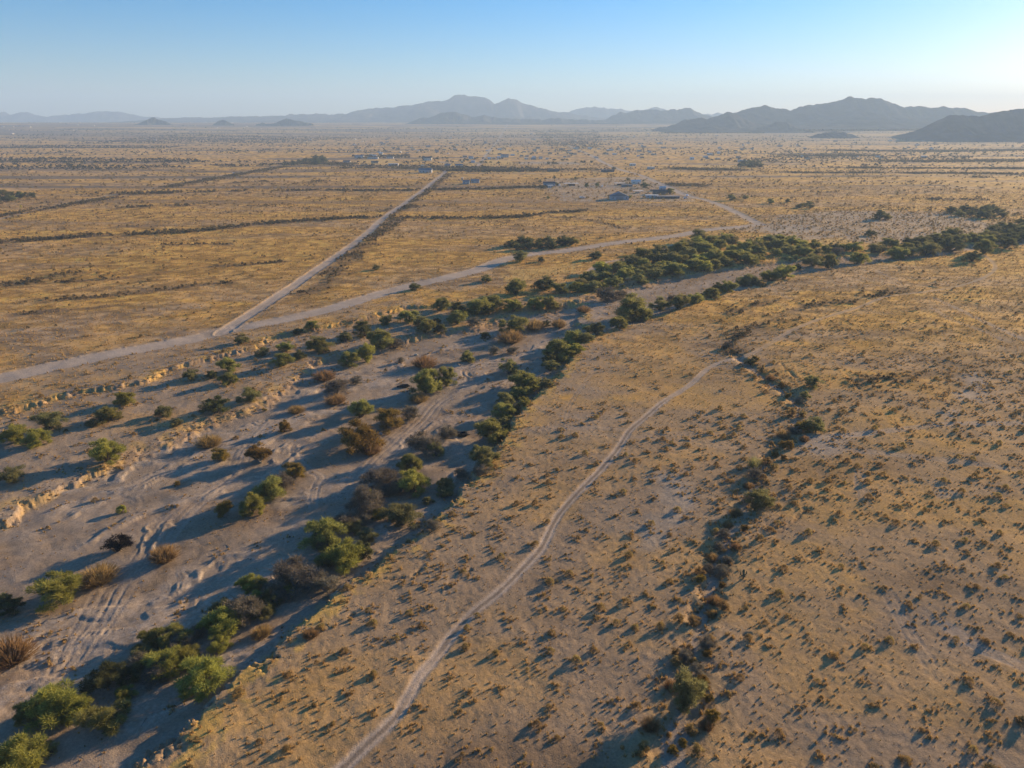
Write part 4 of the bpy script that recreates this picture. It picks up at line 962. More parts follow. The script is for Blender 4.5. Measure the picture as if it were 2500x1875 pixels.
cactus(1788, 850, 4.2, .17, [(.2, 3.0, .38, .9), (2.9, 3.2, .34, .8)], 'tall thin dark cactus standing alone beyond the bend of the two-rut track')
cactus(1836, 876, 1.7, .1, [(1.2, 1.0, .3, .5)], 'small thin cactus by the yellow grass where the gully crosses the track')

# ------------------------------------------------------------------ odds and ends lying in the wash
ROCKM = plain('pale_rock', (.52, .43, .30), .9, .2, 4)
def lump(name, px, py, sx, sy, sz, mat, lab, cat, seed, rough=.25):
    X, Y, Z, T = place([px], [py]); r_ = np.random.default_rng(seed)
    import bmesh
    bm = bmesh.new(); bmesh.ops.create_icosphere(bm, subdivisions=3, radius=1)
    for v in bm.verts:
        c = v.co; k = 1 + rough * (fbm(np.array([c.x * 1.6 + seed]), np.array([c.y * 1.6 + c.z * 2.1]), 3, seed)[0] - .5) * 2
        v.co = Vector((c.x * sx * k, c.y * sy * k, max(c.z, -.35) * sz * k))
    me = bpy.data.meshes.new(name); bm.to_mesh(me); bm.free(); me.materials.append(mat)
    tag(link(name, me, None, (X[0], Y[0], Z[0] + sz * .25)), lab, cat)
lump('boulder', 1016, 868, .75, .5, .6, ROCKM, 'pale cream boulder lying in the channel, sunlit on its right side', 'boulder', 3)
lump('boulder', 928, 1060, .8, .5, .4, plain('grey_rock', (.36, .32, .28), .9, .2, 4), 'low whitish grey rock pile at the right foot of the ochre tree', 'rock', 5, .5)
lump('burnt_debris_heap', 1116, 1063, 3.3, 1.3, 1.0, plain('soot', (.012, .011, .012), .95, .3, 3), 'black burnt heap on the right bank, left of the round dark green tree', 'burnt heap', 8, .75)
lump('burnt_debris_heap', 985, 945, 1.9, .8, .8, plain('soot_grey', (.018, .016, .018), .95, .3, 3), 'dark scorched heap in the shade left of the green pair on the mid-wash bar', 'burnt heap', 9, .75)

# ------------------------------------------------------------------ small shrubs of the flats
def ring(r0, r1, dens, seed, az=43):
    r_ = np.random.default_rng(seed); A = RAD(2 * az) / 2 * (r1 * r1 - r0 * r0); n = int(A * dens)
    r = np.sqrt(r_.uniform(r0 * r0, r1 * r1, n)); a = np.radians(r_.uniform(-az, az, n))
    return r * np.sin(a), r * np.cos(a), r_
def side_of_wash(X, Y): return (Y - 150) - X * 0.55
def shrub_points(r0, r1, seed, dmax=.085):
    X, Y, r_ = ring(r0, r1, dmax, seed)
    z, col, zone = terrain(X, Y)
    d1 = poly_sd(WASH, X, Y, 30.0); d2 = poly_sd(BENCH, X, Y, 30.0)
    right = (side_of_wash(X, Y) < 0)
    R = np.hypot(X, Y)
    den = np.where(right, .062, (.026 - .010 * ss(180, 350, R)) * (.25 + 1.5 * ss(.35, .7, fbm(X / 60, Y / 26, 3, 201))))
    den = np.where((d2 > 0), .010, den); ca, sa = math.cos(.80), math.sin(.80); br = fbm((X * sa + Y * ca) / 38, (X * ca - Y * sa) / 4.5 + (fbm(X / 26, Y / 17, 4, 4) - .5) * 5, 4, 27)
    den = np.where(d1 > 0, .001 + .016 * ss(.52, .64, br), den)
    den = den * (.6 + .75 * ss(.3, .65, fbm(X / 22, Y / 18, 3, 202)))
    gd = line_dist(GULLY, X, Y, 9.0)[0]; den = np.where((gd < 8) & (gd > 1.3), .045, den)
    low = poly_sd(P([(1640, 600), (1860, 540), (2050, 500), (2500, 520), (2500, 560), (2100, 600), (1900, 585)]), X, Y, 5.0)
    den = np.where((low > 0) & (d1 < 0), .05, den)
    den[(zone >= 2)] = 0
    ok = r_.random(len(X)) < den / dmax
    return X[ok], Y[ok], z[ok], right[ok], r_, d2[ok]

def to_px(X, Y, Z):
    d = Y * math.cos(PITCH) - (Z - H) * math.sin(PITCH); u = Y * math.sin(PITCH) + (Z - H) * math.cos(PITCH)
    return 1250 + F * X / d, 937.5 - F * u / d

SX, SY, SZ, SR, r_, SD2 = shrub_points(60, 420, 77)
keep = np.ones(len(SX), bool)                       # keep bushes from growing into one another
o_ = np.argsort(np.hypot(SX, SY)); cell = {}
for i in o_:
    k = (int(SX[i] // 3.2), int(SY[i] // 3.2))
    for a in (-1, 0, 1):
        for b in (-1, 0, 1):
            for j in cell.get((k[0] + a, k[1] + b), ()):
                if math.hypot(SX[i] - SX[j], SY[i] - SY[j]) < 3.1: keep[i] = False
    if keep[i]: cell.setdefault(k, []).append(i)
SX, SY, SZ, SR, SD2 = SX[keep], SY[keep], SZ[keep], SR[keep], SD2[keep]
SW = .70 + 1.35 * r_.random(len(SX)) ** 2.2
SW[SD2 > 0] *= .8
qx, qy = to_px(SX, SY, SZ)
inside = (qx > 5) & (qx < 2495) & (qy < 1868)
sel = np.nonzero(inside)[0]; sel = sel[np.argsort((np.hypot(SX, SY) / SW)[sel])[:296]]
single = np.zeros(len(SX), bool); single[sel] = True
tdist = line_dist(R4, SX, SY, 200.0)[0]
track_x = np.interp(SY, R4[:, 1], R4[:, 0])
for i in sel:
    g = ('left' if SD2[i] > -1 and not SR[i] or not SR[i] else ('mid' if SX[i] < track_x[i] else 'right'))
    lab, grp = {'left': ('small scrubby bush among the banks and sand left of the wash', 'small bushes left of the wash'),
                'mid': ('small dark bush on the flat between the wash and the curving track', 'small bushes between wash and track'),
                'right': ('small dark bush with a long shadow, right of the curving track', 'small bushes right of the track')}[g]
    o = link('desert_shrub', SHRUB[i % 10][0], None, (SX[i], SY[i], SZ[i] - .04))
    o.rotation_euler = (0, 0, float(i) % 6.28); h_ = SW[i] * (.62 + .25 * ((i * 37) % 100) / 100)
    o.scale = (SW[i] * 1.1, SW[i], h_)
    tag(o, lab, 'shrub', grp)

MASS = leaf_mat('scrub_mass', attr=True, trans=.3)
def tpl_tris(seed, n, ln, wd, flat=1.0):
    r_ = np.random.default_rng(seed); a = r_.random(n) * 6.283; e = r_.random(n) ** .7
    c = np.stack([np.cos(a) * np.sqrt(1 - e * e) * .36, np.sin(a) * np.sqrt(1 - e * e) * .36, e * .8 * flat + .02], 1) * (.55 + .45 * r_.random((n, 1)))
    d = c + r_.normal(size=(n, 3)) * .25 + np.array([0, 0, .25]); d /= np.linalg.norm(d, axis=1, keepdims=True)
    s = np.cross(d, r_.normal(size=(n, 3))); s /= np.linalg.norm(s, axis=1, keepdims=True)
    l = ln * (.6 + .8 * r_.random((n, 1))); w_ = wd * (.6 + .8 * r_.random((n, 1)))
    V = np.stack([c - s * w_, c + s * w_, c + d * l], 1); V[..., 2] = np.maximum(V[..., 2], 0)
    return V.reshape(-1, 3)
class Mass:
    def __init__(s): s.V = []; s.C = []
    def add(s, tpls, X, Y, Z, W, Hh, C, r_):
        which = r_.integers(0, len(tpls), len(X))
        for k, t in enumerate(tpls):
            m = which == k; n = int(m.sum())
            if not n: continue
            a = r_.random(n) * 6.283; c, s_ = np.cos(a)[:, None], np.sin(a)[:, None]
            x = t[None, :, 0]; y = t[None, :, 1]
            V = np.stack([(x * c - y * s_) * W[m][:, None] + X[m][:, None], (x * s_ + y * c) * W[m][:, None] + Y[m][:, None], t[None, :, 2] * Hh[m][:, None] + Z[m][:, None]], -1)
            s.V.append(V.reshape(-1, 3).astype(np.float32))
            leafv = np.repeat(.7 + .6 * r_.random((n, t.shape[0] // 3)), 3, 1)
            s.C.append((C[m][:, None, :] * leafv[..., None]).reshape(-1, 3).astype(np.float32))
    def build(s, name, label, cat):
        V = np.concatenate(s.V); C = np.concatenate(s.C)
        me = raw_mesh(name, V, 3); set_attr(me, 'Col', C, 'C'); me.materials.append(MASS)
        tag(link(name, me), label, cat, None, 'stuff')
def pal(r_, n, a, b):
    t = r_.random((n, 1)); return np.array(a) + (np.array(b) - np.array(a)) * t

scrub = Mass()
L1 = [tpl_tris(500 + i, 300, .18, .032) for i in range(4)]; L2 = [tpl_tris(510 + i, 90, .26, .06) for i in range(4)]
L3 = [tpl_tris(520 + i, 26, .42, .12) for i in range(5)]; L4 = [tpl_tris(530 + i, 9, .6, .25) for i in range(5)]
m = ~single; r_ = np.random.default_rng(5)
for lo, hi, tp in ((0, 230, L1), (230, 900, L2)):
    k = m & (np.hypot(SX, SY) >= lo) & (np.hypot(SX, SY) < hi); n = int(k.sum())
    scrub.add(tp, SX[k], SY[k], SZ[k], SW[k] * 1.1, SW[k] * .75, pal(r_, n, (.11, .088, .042), (.36, .27, .12)), r_)
for r0, r1, tp, sd, k in ((420, 800, L2, 81, .55), (800, 1500, L3, 82, .22)):
    X, Y, Z, rt, q_, _ = shrub_points(r0, r1, sd, .085)
    c = q_.random(len(X)) < k; X, Y, Z = X[c], Y[c], Z[c]; W = (1.1 + 1.1 * q_.random(len(X))) * (1 if r1 < 900 else 1.7)
    scrub.add(tp, X, Y, Z, W * 1.15, W * .8, pal(q_, len(X), (.14, .105, .05), (.38, .275, .115)), q_)
X, Y, q_ = ring(1500, 5200, .0011, 83, 40)
den = ss(.36, .62, fbm(X / 500, Y / 120, 4, 203)); c = q_.random(len(X)) < den; X, Y = X[c], Y[c]
W = 2.2 + 3.6 * q_.random(len(X)) ** 2; Z = terrain(X, Y)[0]
scrub.add(L4, X, Y, Z, W * 1.4, W * .8, pal(q_, len(X), (.035, .038, .024), (.09, .08, .05)), q_)

# dark strings of scrub along the small drainages of the plain: (pixels, half width m, size m, plants per metre)
for j, (line, hw, sz, per) in enumerate(STR):
    q_ = np.random.default_rng(600 + j); w_ = smooth_line(P(line), 8)
    seg = np.hypot(*np.diff(w_, axis=0).T); cum = np.concatenate([[0], np.cumsum(seg)]); n = int(cum[-1] * per * 1.25 * (1 + hw / 9))
    s = q_.random(n) * cum[-1]; gap = ss(.3, .5, fbm(s / 14, s * 0 + j, 3, 300)); ok = q_.random(n) < gap * .95 + .05; s = s[ok]; n = len(s)
    X = np.interp(s, cum, w_[:, 0]) + q_.normal(size=n) * hw * .8; Y = np.interp(s, cum, w_[:, 1]) + q_.normal(size=n) * hw * .8
    W = sz * (.4 + .75 * q_.random(n)); Z, _, zo = terrain(X, Y); c = zo < 2
    X, Y, Z, W = X[c], Y[c], Z[c], W[c]; dist = np.hypot(X, Y)
    for lo, hi, tp in ((0, 550, L2), (550, 1100, L3), (1100, 99999, L4)):
        k = (dist >= lo) & (dist < hi)
        if k.any(): scrub.add(tp, X[k], Y[k], Z[k], W[k] * 1.25, W[k] * .85, pal(q_, int(k.sum()), (.075, .062, .034), (.20, .155, .085)), q_)
# broad dark bands of brush on the far left plain
for j, (poly, d) in enumerate((([(0, 396), (0, 384), (200, 386), (480, 389), (500, 396), (300, 399)], .012), ([(0, 415), (0, 406), (230, 404), (480, 408), (330, 414)], .012), ([(0, 358), (150, 356), (440, 358), (400, 362), (0, 364)], .008), ([(500, 403), (700, 398), (730, 403), (560, 408)], .012),
                              ([(200, 352), (450, 336), (900, 342), (640, 352)], .004), ([(1050, 408), (1110, 406), (1330, 412), (1310, 420), (1080, 420)], .03), ([(830, 404), (1060, 404), (1060, 411), (830, 412)], .01), ([(1300, 330), (1460, 332), (1480, 360), (1360, 372)], .004), ([(860, 382), (1000, 378), (1000, 386), (870, 388)], .02), ([(1700, 392), (2000, 378), (2400, 382), (2300, 396), (1900, 400)], .006))):
    pw = P(poly); q_ = np.random.default_rng(700 + j); x0, y0 = pw.min(0); x1, y1 = pw.max(0); n = int((x1 - x0) * (y1 - y0) * d)
    X = q_.uniform(x0, x1, n); Y = q_.uniform(y0, y1, n); c = (poly_sd(pw, X, Y, 1.0) > 0) & (q_.random(n) < .25 + .9 * ss(.35, .6, fbm(X / 90, Y / 40, 3, 310 + j))); X, Y = X[c], Y[c]
    W = 2.2 + 2.6 * q_.random(len(X)) ** 2; Z = terrain(X, Y)[0]
    scrub.add(L4 if y0 > 900 else L3, X, Y, Z, W * 1.35, W * .8, pal(q_, len(X), (.035, .034, .022), (.10, .08, .05)), q_)
q_ = np.random.default_rng(77)
for px0, py0, n_, sp in [(x, y, 5, 26) for x in range(880, 1500, 62) for y in (352, 366, 380)] + [(x, y, 4, 34) for x in range(1480, 2420, 80) for y in (346, 360, 374)] + [(x, 392, 5, 16) for x in range(1020, 1420, 44)] + [(x, y, 4, 40) for x in range(20, 860, 60) for y in (322, 332)]:
    if q_.random() < .35: continue
    cx, cy, _ = unproj(px0 + q_.normal() * 16, py0 + q_.normal() * 4); X = cx + q_.normal(size=n_) * sp; Y = cy + q_.normal(size=n_) * sp * 1.2; W = 4 + 4 * q_.random(n_)
    scrub.add(L3, X, Y, terrain(X, Y)[0], W * 1.2, W * .8, pal(q_, n_, (.04, .048, .026), (.10, .105, .05)), q_)
scrub.build('desert_scrub', 'countless small dark bushes spread and strung over the far plain', 'scrub')

# dry golden grass, thicker round the bushes, along the gully and on the banks
grass = Mass()
def tuft_tpl(seed, n):
    r_ = np.random.default_rng(seed); a = r_.random(n) * 6.283; e = r_.random(n)
    b = np.stack([np.cos(a) * e * .32, np.sin(a) * e * .32, np.zeros(n)], 1); tip = b * 1.7 + np.stack([r_.normal(size=n) * .10, r_.normal(size=n) * .10, .45 + .55 * r_.random(n)], 1)
    s = np.stack([-np.sin(a), np.cos(a), np.zeros(n)], 1) * .11
    return np.stack([b - s, b + s, tip], 1).reshape(-1, 3)
G1 = [tuft_tpl(800 + i, 16) for i in range(5)]; G2 = [tuft_tpl(810 + i, 7) for i in range(5)]
def grass_at(X, Y, W, q_, tp, mn=0.0):
    Z, col, zone = terrain(X, Y); gy = ss(.03, .12, col[:, 0] - col[:, 2] * 1.55)
    ok = (zone < 2) & (q_.random(len(X)) < np.maximum(gy, mn)); X, Y, Z, W = X[ok], Y[ok], Z[ok], W[ok]; n = len(X)
    grass.add(tp, X, Y, Z - .01, W, W * .7, pal(q_, n, (.36, .24, .10), (.50, .33, .13)), q_)
X, Y, q_ = ring(66, 230, .55, 91, 42); grass_at(X, Y, .18 + .42 * q_.random(len(X)) ** 2, q_, G1, .10)
X, Y, q_ = ring(230, 520, .34, 92, 40); grass_at(X, Y, .6 + .7 * q_.random(len(X)) ** 2, q_, G2, .05)
X, Y, q_ = ring(520, 1100, .07, 93, 40); grass_at(X, Y, 1.0 + 1.0 * q_.random(len(X)), q_, G2, .02)
nb = 9; r_ = np.random.default_rng(17); k = np.hypot(SX, SY) < 330
X = np.repeat(SX[k], nb) + r_.normal(size=k.sum() * nb) * .95; Y = np.repeat(SY[k], nb) + r_.normal(size=k.sum() * nb) * .95
grass_at(X, Y, .5 + .45 * r_.random(len(X)), r_, G1, .75)
for line, hw, per in ((GULLY, 3.2, 6.0), (P(LB2), 2.6, 3.0), (P(LB[2:22]), 1.6, 1.2), (P(RB[14:-2]), 2.4, 3.0)):
    seg = np.hypot(*np.diff(line, axis=0).T); cum = np.concatenate([[0], np.cumsum(seg)]); n = int(cum[-1] * per); s = r_.random(n) * cum[-1]
    ok = r_.random(n) < ss(.35, .6, fbm(s / 7, s * 0, 3, 333)); s = s[ok]
    X = np.interp(s, cum, line[:, 0]) + r_.normal(size=len(s)) * hw; Y = np.interp(s, cum, line[:, 1]) + r_.normal(size=len(s)) * hw
    grass_at(X, Y, .55 + .75 * r_.random(len(s)) ** 2, r_, G1, .8)
grass.build('dry_grass', 'dry golden grass tufts scattered over the flats and along the banks', 'grass')

# clods fallen from the banks, cobbles on the bars, sticks left by floods
rub = Mass(); r_ = np.random.default_rng(55)
def clod(seed):
    q = np.random.default_rng(seed); p = np.array([(1, 0, 0), (-1, 0, 0), (0, 1, 0), (0, -1, 0), (0, 0, .9), (0, 0, -.5)], float) * (.35 + .3 * q.random((6, 1))) + q.normal(size=(6, 3)) * .08
    return np.concatenate([p[[a, b, c]] for a, b, c in ((0, 2, 4), (2, 1, 4), (1, 3, 4), (3, 0, 4), (2, 0, 5), (1, 2, 5), (3, 1, 5), (0, 3, 5))])
CL = [clod(i) for i in range(6)]; ST = [np.concatenate([np.array([(-1, -.03, .02), (1, 0, .06), (-1, .03, .05)]), np.array([(-1, .03, .05), (1, 0, .06), (-1, 0, .12)]), np.array([(.1, -.02, .05), (.5, .35, .1), (.1, .03, .08)])])]
for line, hw, per, mx in ((P(LB[:24]), 1.6, 9, .75), (P(LB2), 1.8, 4, .6), (GULLY, 1.8, 5, .5), (P(RB[14:-2]), 2.2, 4, .55)):
    seg = np.hypot(*np.diff(line, axis=0).T); cum = np.concatenate([[0], np.cumsum(seg)]); n = int(cum[-1] * per); s = r_.random(n) * cum[-1]; s = s[r_.random(n) < ss(.3, .65, fbm(s / 6, s * 0, 3, 88))]; n = len(s)
    X = np.interp(s, cum, line[:, 0]) + r_.normal(size=n) * hw; Y = np.interp(s, cum, line[:, 1]) + r_.normal(size=n) * hw; W = .12 + mx * r_.random(n) ** 3; Z = terrain(X, Y)[0]
    rub.add(CL, X, Y, Z, W, W * .8, pal(r_, n, (.22, .15, .09), (.38, .265, .16)), r_)
X, Y, q_ = ring(66, 330, .28, 56, 42); zz, cc, zo = terrain(X, Y)
br = fbm((X * math.sin(.8) + Y * math.cos(.8)) / 38, (X * math.cos(.8) - Y * math.sin(.8)) / 4.5 + (fbm(X / 26, Y / 17, 4, 4) - .5) * 5, 4, 27)
ok = ((zo == 1) & (q_.random(len(X)) < .06 + 1.0 * ss(.52, .64, br))) | ((zo == 0) & (q_.random(len(X)) < .07)); X, Y, zz = X[ok], Y[ok], zz[ok]; W = .08 + .42 * q_.random(len(X)) ** 4
rub.add(CL, X, Y, zz, W, W * .7, pal(q_, len(X), (.20, .16, .12), (.44, .36, .27)), q_)
ok = q_.random(len(X)) < .05; n = int(ok.sum()); rub.add(ST, X[ok] + .5, Y[ok], zz[ok], .5 + .9 * q_.random(n), .6 + .6 * q_.random(n), pal(q_, n, (.10, .08, .065), (.30, .25, .2)), q_)
rub.build('rubble', 'fallen clods, cobbles and flood sticks strewn on the sand and below the banks', 'rubble')

# ------------------------------------------------------------------ houses, sheds and vehicles
def M_(n, c, r=.8): return plain(n, c, r, .12, 2)
WALL = {'white': M_('white_paint', (.66, .62, .55)), 'cream': M_('cream_stucco', (.58, .50, .38)), 'blue': M_('pale_blue_siding', (.30, .34, .38)), 'grey': M_('grey_siding', (.44, .44, .44)), 'dark': M_('dark_brown_boards', (.11, .09, .08)), 'tan': M_('tan_stucco', (.40, .30, .21)), 'teal': M_('faded_teal_siding', (.16, .21, .21))}
ROOF = {'pale': M_('pale_metal_roof', (.68, .66, .61)), 'blue': M_('blue_metal_roof', (.12, .155, .19)), 'dark': M_('dark_shingles', (.075, .07, .072)), 'grey': M_('grey_shingles', (.22, .22, .23)), 'brown': M_('brown_shingles', (.16, .11, .08))}
GLASS = plain('window_glass', (.03, .035, .045), .15, .05, 2); DOORM = M_('door_paint', (.16, .11, .08)); TRIM = M_('trim_paint', (.62, .60, .56))

def house(px, py, W, D, Hh, wall, roof, style, lab, cat='house', name='house', group='houses of the plain'):
    X, Y, Z, T = place([px], [py]); k_ = .82 if T[0] < 1150 else .8; W *= k_; D *= k_ + .05; Hh *= k_ + .1
    o = empty(name, (X[0], Y[0] + D / 2, Z[0] - .1)); tag(o, lab, cat, group)
    w2, d2 = W / 2, D / 2; z = Hh
    if style == 'open':                                            # roof on posts
        for a in (-1, 1):
            for b in (-1, 0, 1):
                MB().box(b * (w2 - .2) - .1, b * (w2 - .2) + .1, a * (d2 - .2) - .1, a * (d2 - .2) + .1, 0, z).build('post', WALL['dark'], o)
        MB().box(-w2 * .5, w2 * .55, -d2 * .2, d2 * .9, 0, z * .7).build('back_wall', WALL[wall], o)
        MB().box(-w2 - .3, w2 + .3, -d2 - .4, d2 + .4, z, z + .22).build('roof', ROOF[roof], o)
        return o
    MB().box(-w2, w2, -d2, d2, 0, z).build('wall', WALL[wall], o)
    if style == 'gable':
        r = MB().gable(-w2 - .35, w2 + .35, -d2 - .45, d2 + .45, z + .003, z + D * .26).build('roof', ROOF[roof], o)
        MB().gable(w2 + .002, w2 + .10, -d2 + .02, d2 - .02, z - .05, z + D * .26 - .25).build('gable_end', WALL[wall], o)
    elif style == 'barn':                                          # ridge towards the viewer
        mb = MB(); mb.add([(-w2 - .3, -d2 - .3, z), (0, -d2 - .3, z + W * .22), (w2 + .3, -d2 - .3, z), (-w2 - .3, d2 + .3, z), (0, d2 + .3, z + W * .22), (w2 + .3, d2 + .3, z)], [[0, 2, 1], [3, 4, 5], [0, 1, 4, 3], [1, 2, 5, 4], [0, 3, 5, 2]])
        mb.build('roof', ROOF[roof], o)
        MB().box(-W * .2, W * .2, -d2 - .06, -d2 - .003, 0, z * .8).build('door', ROOF['grey'], o)
    else:
        MB().box(-w2 - .4, w2 + .4, -d2 - .4, d2 + .4, z + .003, z + .35).build('roof', ROOF[roof], o)
    n = max(2, int(W / 4.5))
    for i in range(n):
        x = -w2 + (i + .5) * W / n
        if style == 'barn' and abs(x) < W * .25: continue
        if i == n // 2 and style != 'barn':
            MB().box(x - .5, x + .5, -d2 - .05, -d2 - .003, .1, min(2.2, z * .8)).build('door', DOORM, o)
        else:
            f = MB().box(x - .7, x + .7, -d2 - .06, -d2 - .003, z * .36, z * .76).build('window', TRIM, o)
            MB().box(x - .58, x + .58, -d2 - .075, -d2 - .062, z * .36 + .12, z * .76 - .12).build('pane', GLASS, f)
    MB().box(w2 + .003, w2 + .06, -.6, .6, z * .4, z * .72).build('window', GLASS, o)
    return o
HOUSES = [
 (1341, 455, 19, 9, 4.2, 'blue', 'dark', 'gable', 'long bluish house with a dark roof at the left end of the near hamlet'),
 (1344, 458, 8, 5, 2.8, 'white', 'pale', 'flat', 'low white annex in front of the leftmost house of the hamlet'),
 (1395, 454, 23, 8, 3.6, 'dark', 'pale', 'open', 'long open shed under a flat pale roof, left half of the near hamlet'),
 (1514, 453, 17, 8, 3.4, 'dark', 'pale', 'open', 'brown open shed under a pale roof in the middle of the hamlet'),
 (1531, 456, 17, 5, 2.8, 'teal', 'grey', 'flat', 'low teal-grey trailer home in the middle of the hamlet'),
 (1553, 449, 15, 8, 4.0, 'white', 'pale', 'gable', 'white house with a bright roof beside the sloping road'),
 (1558, 472, 14, 6, 3.0, 'cream', 'pale', 'open', 'small pale-roofed carport in the yard below the white house'),
 (1513, 488, 24, 14, 4.2, 'blue', 'blue', 'barn', 'big blue-grey gabled barn at the front of the hamlet'),
 (1613, 475, 20, 9, 3.8, 'dark', 'dark', 'gable', 'dark-roofed house behind the long low buildings at the right of the hamlet'),
 (1592, 483, 17, 7, 3.0, 'grey', 'pale', 'flat', 'long low building with a pale roof at the right front of the hamlet'),
 (1632, 485, 30, 7, 2.6, 'dark', 'grey', 'flat', 'longest dark low shed at the right front corner of the hamlet'),
 (1618, 466, 9, 6, 4.4, 'blue', 'pale', 'gable', 'small pale bluish house left of the large green tree at the hamlet'),
 (1351, 419, 26, 9, 4.2, 'dark', 'dark', 'flat', 'dark flat barn alone behind the hamlet, at left'),
 (1484, 420, 27, 9, 4.2, 'dark', 'dark', 'flat', 'dark flat barn with a tree at its right end behind the hamlet'),
 (1138, 450, 11, 8, 4.2, 'blue', 'blue', 'gable', 'small light blue house alone on the golden field by the straight road'),
 (1160, 447, 14, 8, 3.6, 'grey', 'grey', 'gable', 'grey house among dark trees right of the small blue house'),
 (1129, 441, 3.5, 3.5, 4.5, 'cream', 'pale', 'flat', 'narrow cream water-tank shed behind the small blue house'),
 (1038, 422, 27, 14, 5.0, 'grey', 'blue', 'gable', 'large bluish barn left of the straight road, nearest on that side'),
 (1043, 392, 24, 14, 6.0, 'white', 'dark', 'gable', 'white two-storey house in trees, far left of the straight road'),
 (1032, 408, 8, 6, 4.0, 'cream', 'pale', 'flat', 'pair of pale sheds joined, above the large bluish barn'),
 (1121, 408, 18, 9, 4.4, 'cream', 'blue', 'gable', 'blue-roofed house with a cream end where the straight road meets the dark trees'),
 (1093, 407, 14, 9, 4.0, 'tan', 'grey', 'gable', 'small grey-roofed house left of the blue-roofed one by the straight road'),
 (1128, 397, 6, 5, 4.0, 'cream', 'pale', 'flat', 'small cream shed above the blue-roofed house'),
 (1150, 388, 14, 9, 4.4, 'white', 'grey', 'gable', 'white house in dark trees left of the second stretch of straight road'),
 (1155, 398, 10, 7, 3.8, 'grey', 'pale', 'gable', 'little grey house close to the second stretch of straight road'),
 (1195, 389, 10, 7, 3.8, 'white', 'pale', 'gable', 'white house right of the straight road, first of three in a row'),
 (1206, 389, 10, 7, 3.6, 'tan', 'pale', 'flat', 'tan house right of the straight road, second of three in a row'),
 (1218, 388, 11, 8, 4.4, 'white', 'pale', 'gable', 'white house right of the straight road, third of three in a row'),
 (1232, 384, 24, 12, 5.0, 'grey', 'blue', 'gable', 'large bluish shed behind the row of three houses'),
 (1285, 389, 11, 8, 3.6, 'white', 'pale', 'flat', 'small white house at the left of the loose row on bare ground'),
 (1303, 388, 9, 7, 4.4, 'cream', 'pale', 'gable', 'cream gabled house, second of the loose row on bare ground'),
 (1320, 388, 11, 8, 4.4, 'white', 'grey', 'gable', 'white gabled house, third of the loose row on bare ground'),
 (1336, 389, 9, 6, 3.2, 'grey', 'pale', 'flat', 'grey low trailer home at the right end of the loose row on bare ground'),
 (877, 386, 26, 10, 5.0, 'white', 'blue', 'gable', 'long blue-roofed building with a bright white end at the left edge of the settlement'),
 (910, 388, 30, 10, 4.6, 'grey', 'dark', 'flat', 'long dark building right of the blue-roofed one with the white end'),
 (905, 380, 12, 8, 4.0, 'cream', 'pale', 'flat', 'small cream building above the long dark one'),
 (930, 378, 12, 8, 5.0, 'cream', 'pale', 'gable', 'cream gabled house above the yellow field'),
 (952, 387, 20, 9, 4.0, 'grey', 'dark', 'gable', 'dark house at the upper right corner of the bright yellow field'),
 (915, 399, 19, 8, 3.6, 'tan', 'dark', 'gable', 'dark shed inside the bright yellow field'),
 (889, 406, 17, 8, 3.6, 'dark', 'dark', 'flat', 'dark shed at the lower edge of the bright yellow field'),
 (846, 399, 18, 9, 4.4, 'grey', 'dark', 'gable', 'dark house at the lower left of the bright yellow field'),
 (852, 398, 4, 4, 4.0, 'white', 'pale', 'flat', 'tiny white shed beside the dark house at the lower left of the yellow field'),
 (960, 404, 24, 9, 4.0, 'grey', 'pale', 'flat', 'low grey building in brush right of the yellow field'),
 (1813, 395, 22, 9, 4.0, 'grey', 'pale', 'flat', 'long grey shed alone on the golden plain at right'),
 (1690, 390, 11, 8, 4.4, 'white', 'pale', 'gable', 'white house just above the bright yellow field at right'),
 (1753, 390, 13, 8, 3.6, 'tan', 'pale', 'flat', 'low tan house to the right of the white one above the yellow field'),
 (1755, 376, 9, 8, 5.0, 'white', 'pale', 'gable', 'small bright white house further back over the yellow field'),
 (1757, 363, 11, 8, 5.0, 'cream', 'pale', 'gable', 'cream house farthest back over the yellow field'),
 (1590, 413, 16, 9, 4.0, 'grey', 'pale', 'flat', 'grey low house beside the dark trees where the sloping road fades'),
 (1545, 405, 14, 9, 4.4, 'white', 'pale', 'flat', 'pale house on the lot left of the trees where the sloping road fades'),
]
for q in HOUSES: house(*q)

# the settlement farther out: a few pixels each
def far_mesh(seed, wall, roof, W, D, Hh):
    mb = MB(); mb.box(-W / 2, W / 2, -D / 2, D / 2, 0, Hh); n1 = len(mb.f); mb.gable(-W / 2 - .4, W / 2 + .4, -D / 2 - .5, D / 2 + .5, Hh + .003, Hh + D * .25); n2 = len(mb.f)
    for x in (-W * .3, W * .12): mb.box(x - .7, x + .7, -D / 2 - .05, -D / 2 - .003, 1.2, 2.4)
    mb.box(W * .3, W * .3 + 1, -D / 2 - .05, -D / 2 - .003, 0, 2.1); mb.box(W / 2 + .003, W / 2 + .06, -.7, .7, 1.2, 2.4)
    me = mb.mesh('far_house'); me.materials.append(WALL[wall]); me.materials.append(ROOF[roof]); me.materials.append(GLASS)
    me.polygons.foreach_set('material_index', [0] * n1 + [1] * (n2 - n1) + [2] * (len(mb.f) - n2)); return me
FH = [far_mesh(1, 'cream', 'pale', 14, 8, 3.6), far_mesh(2, 'tan', 'pale', 18, 9, 4), far_mesh(3, 'cream', 'brown', 13, 8, 4), far_mesh(4, 'white', 'brown', 13, 8, 4), far_mesh(5, 'tan', 'brown', 16, 9, 3.8), far_mesh(6, 'tan', 'grey', 17, 9, 3.6)]
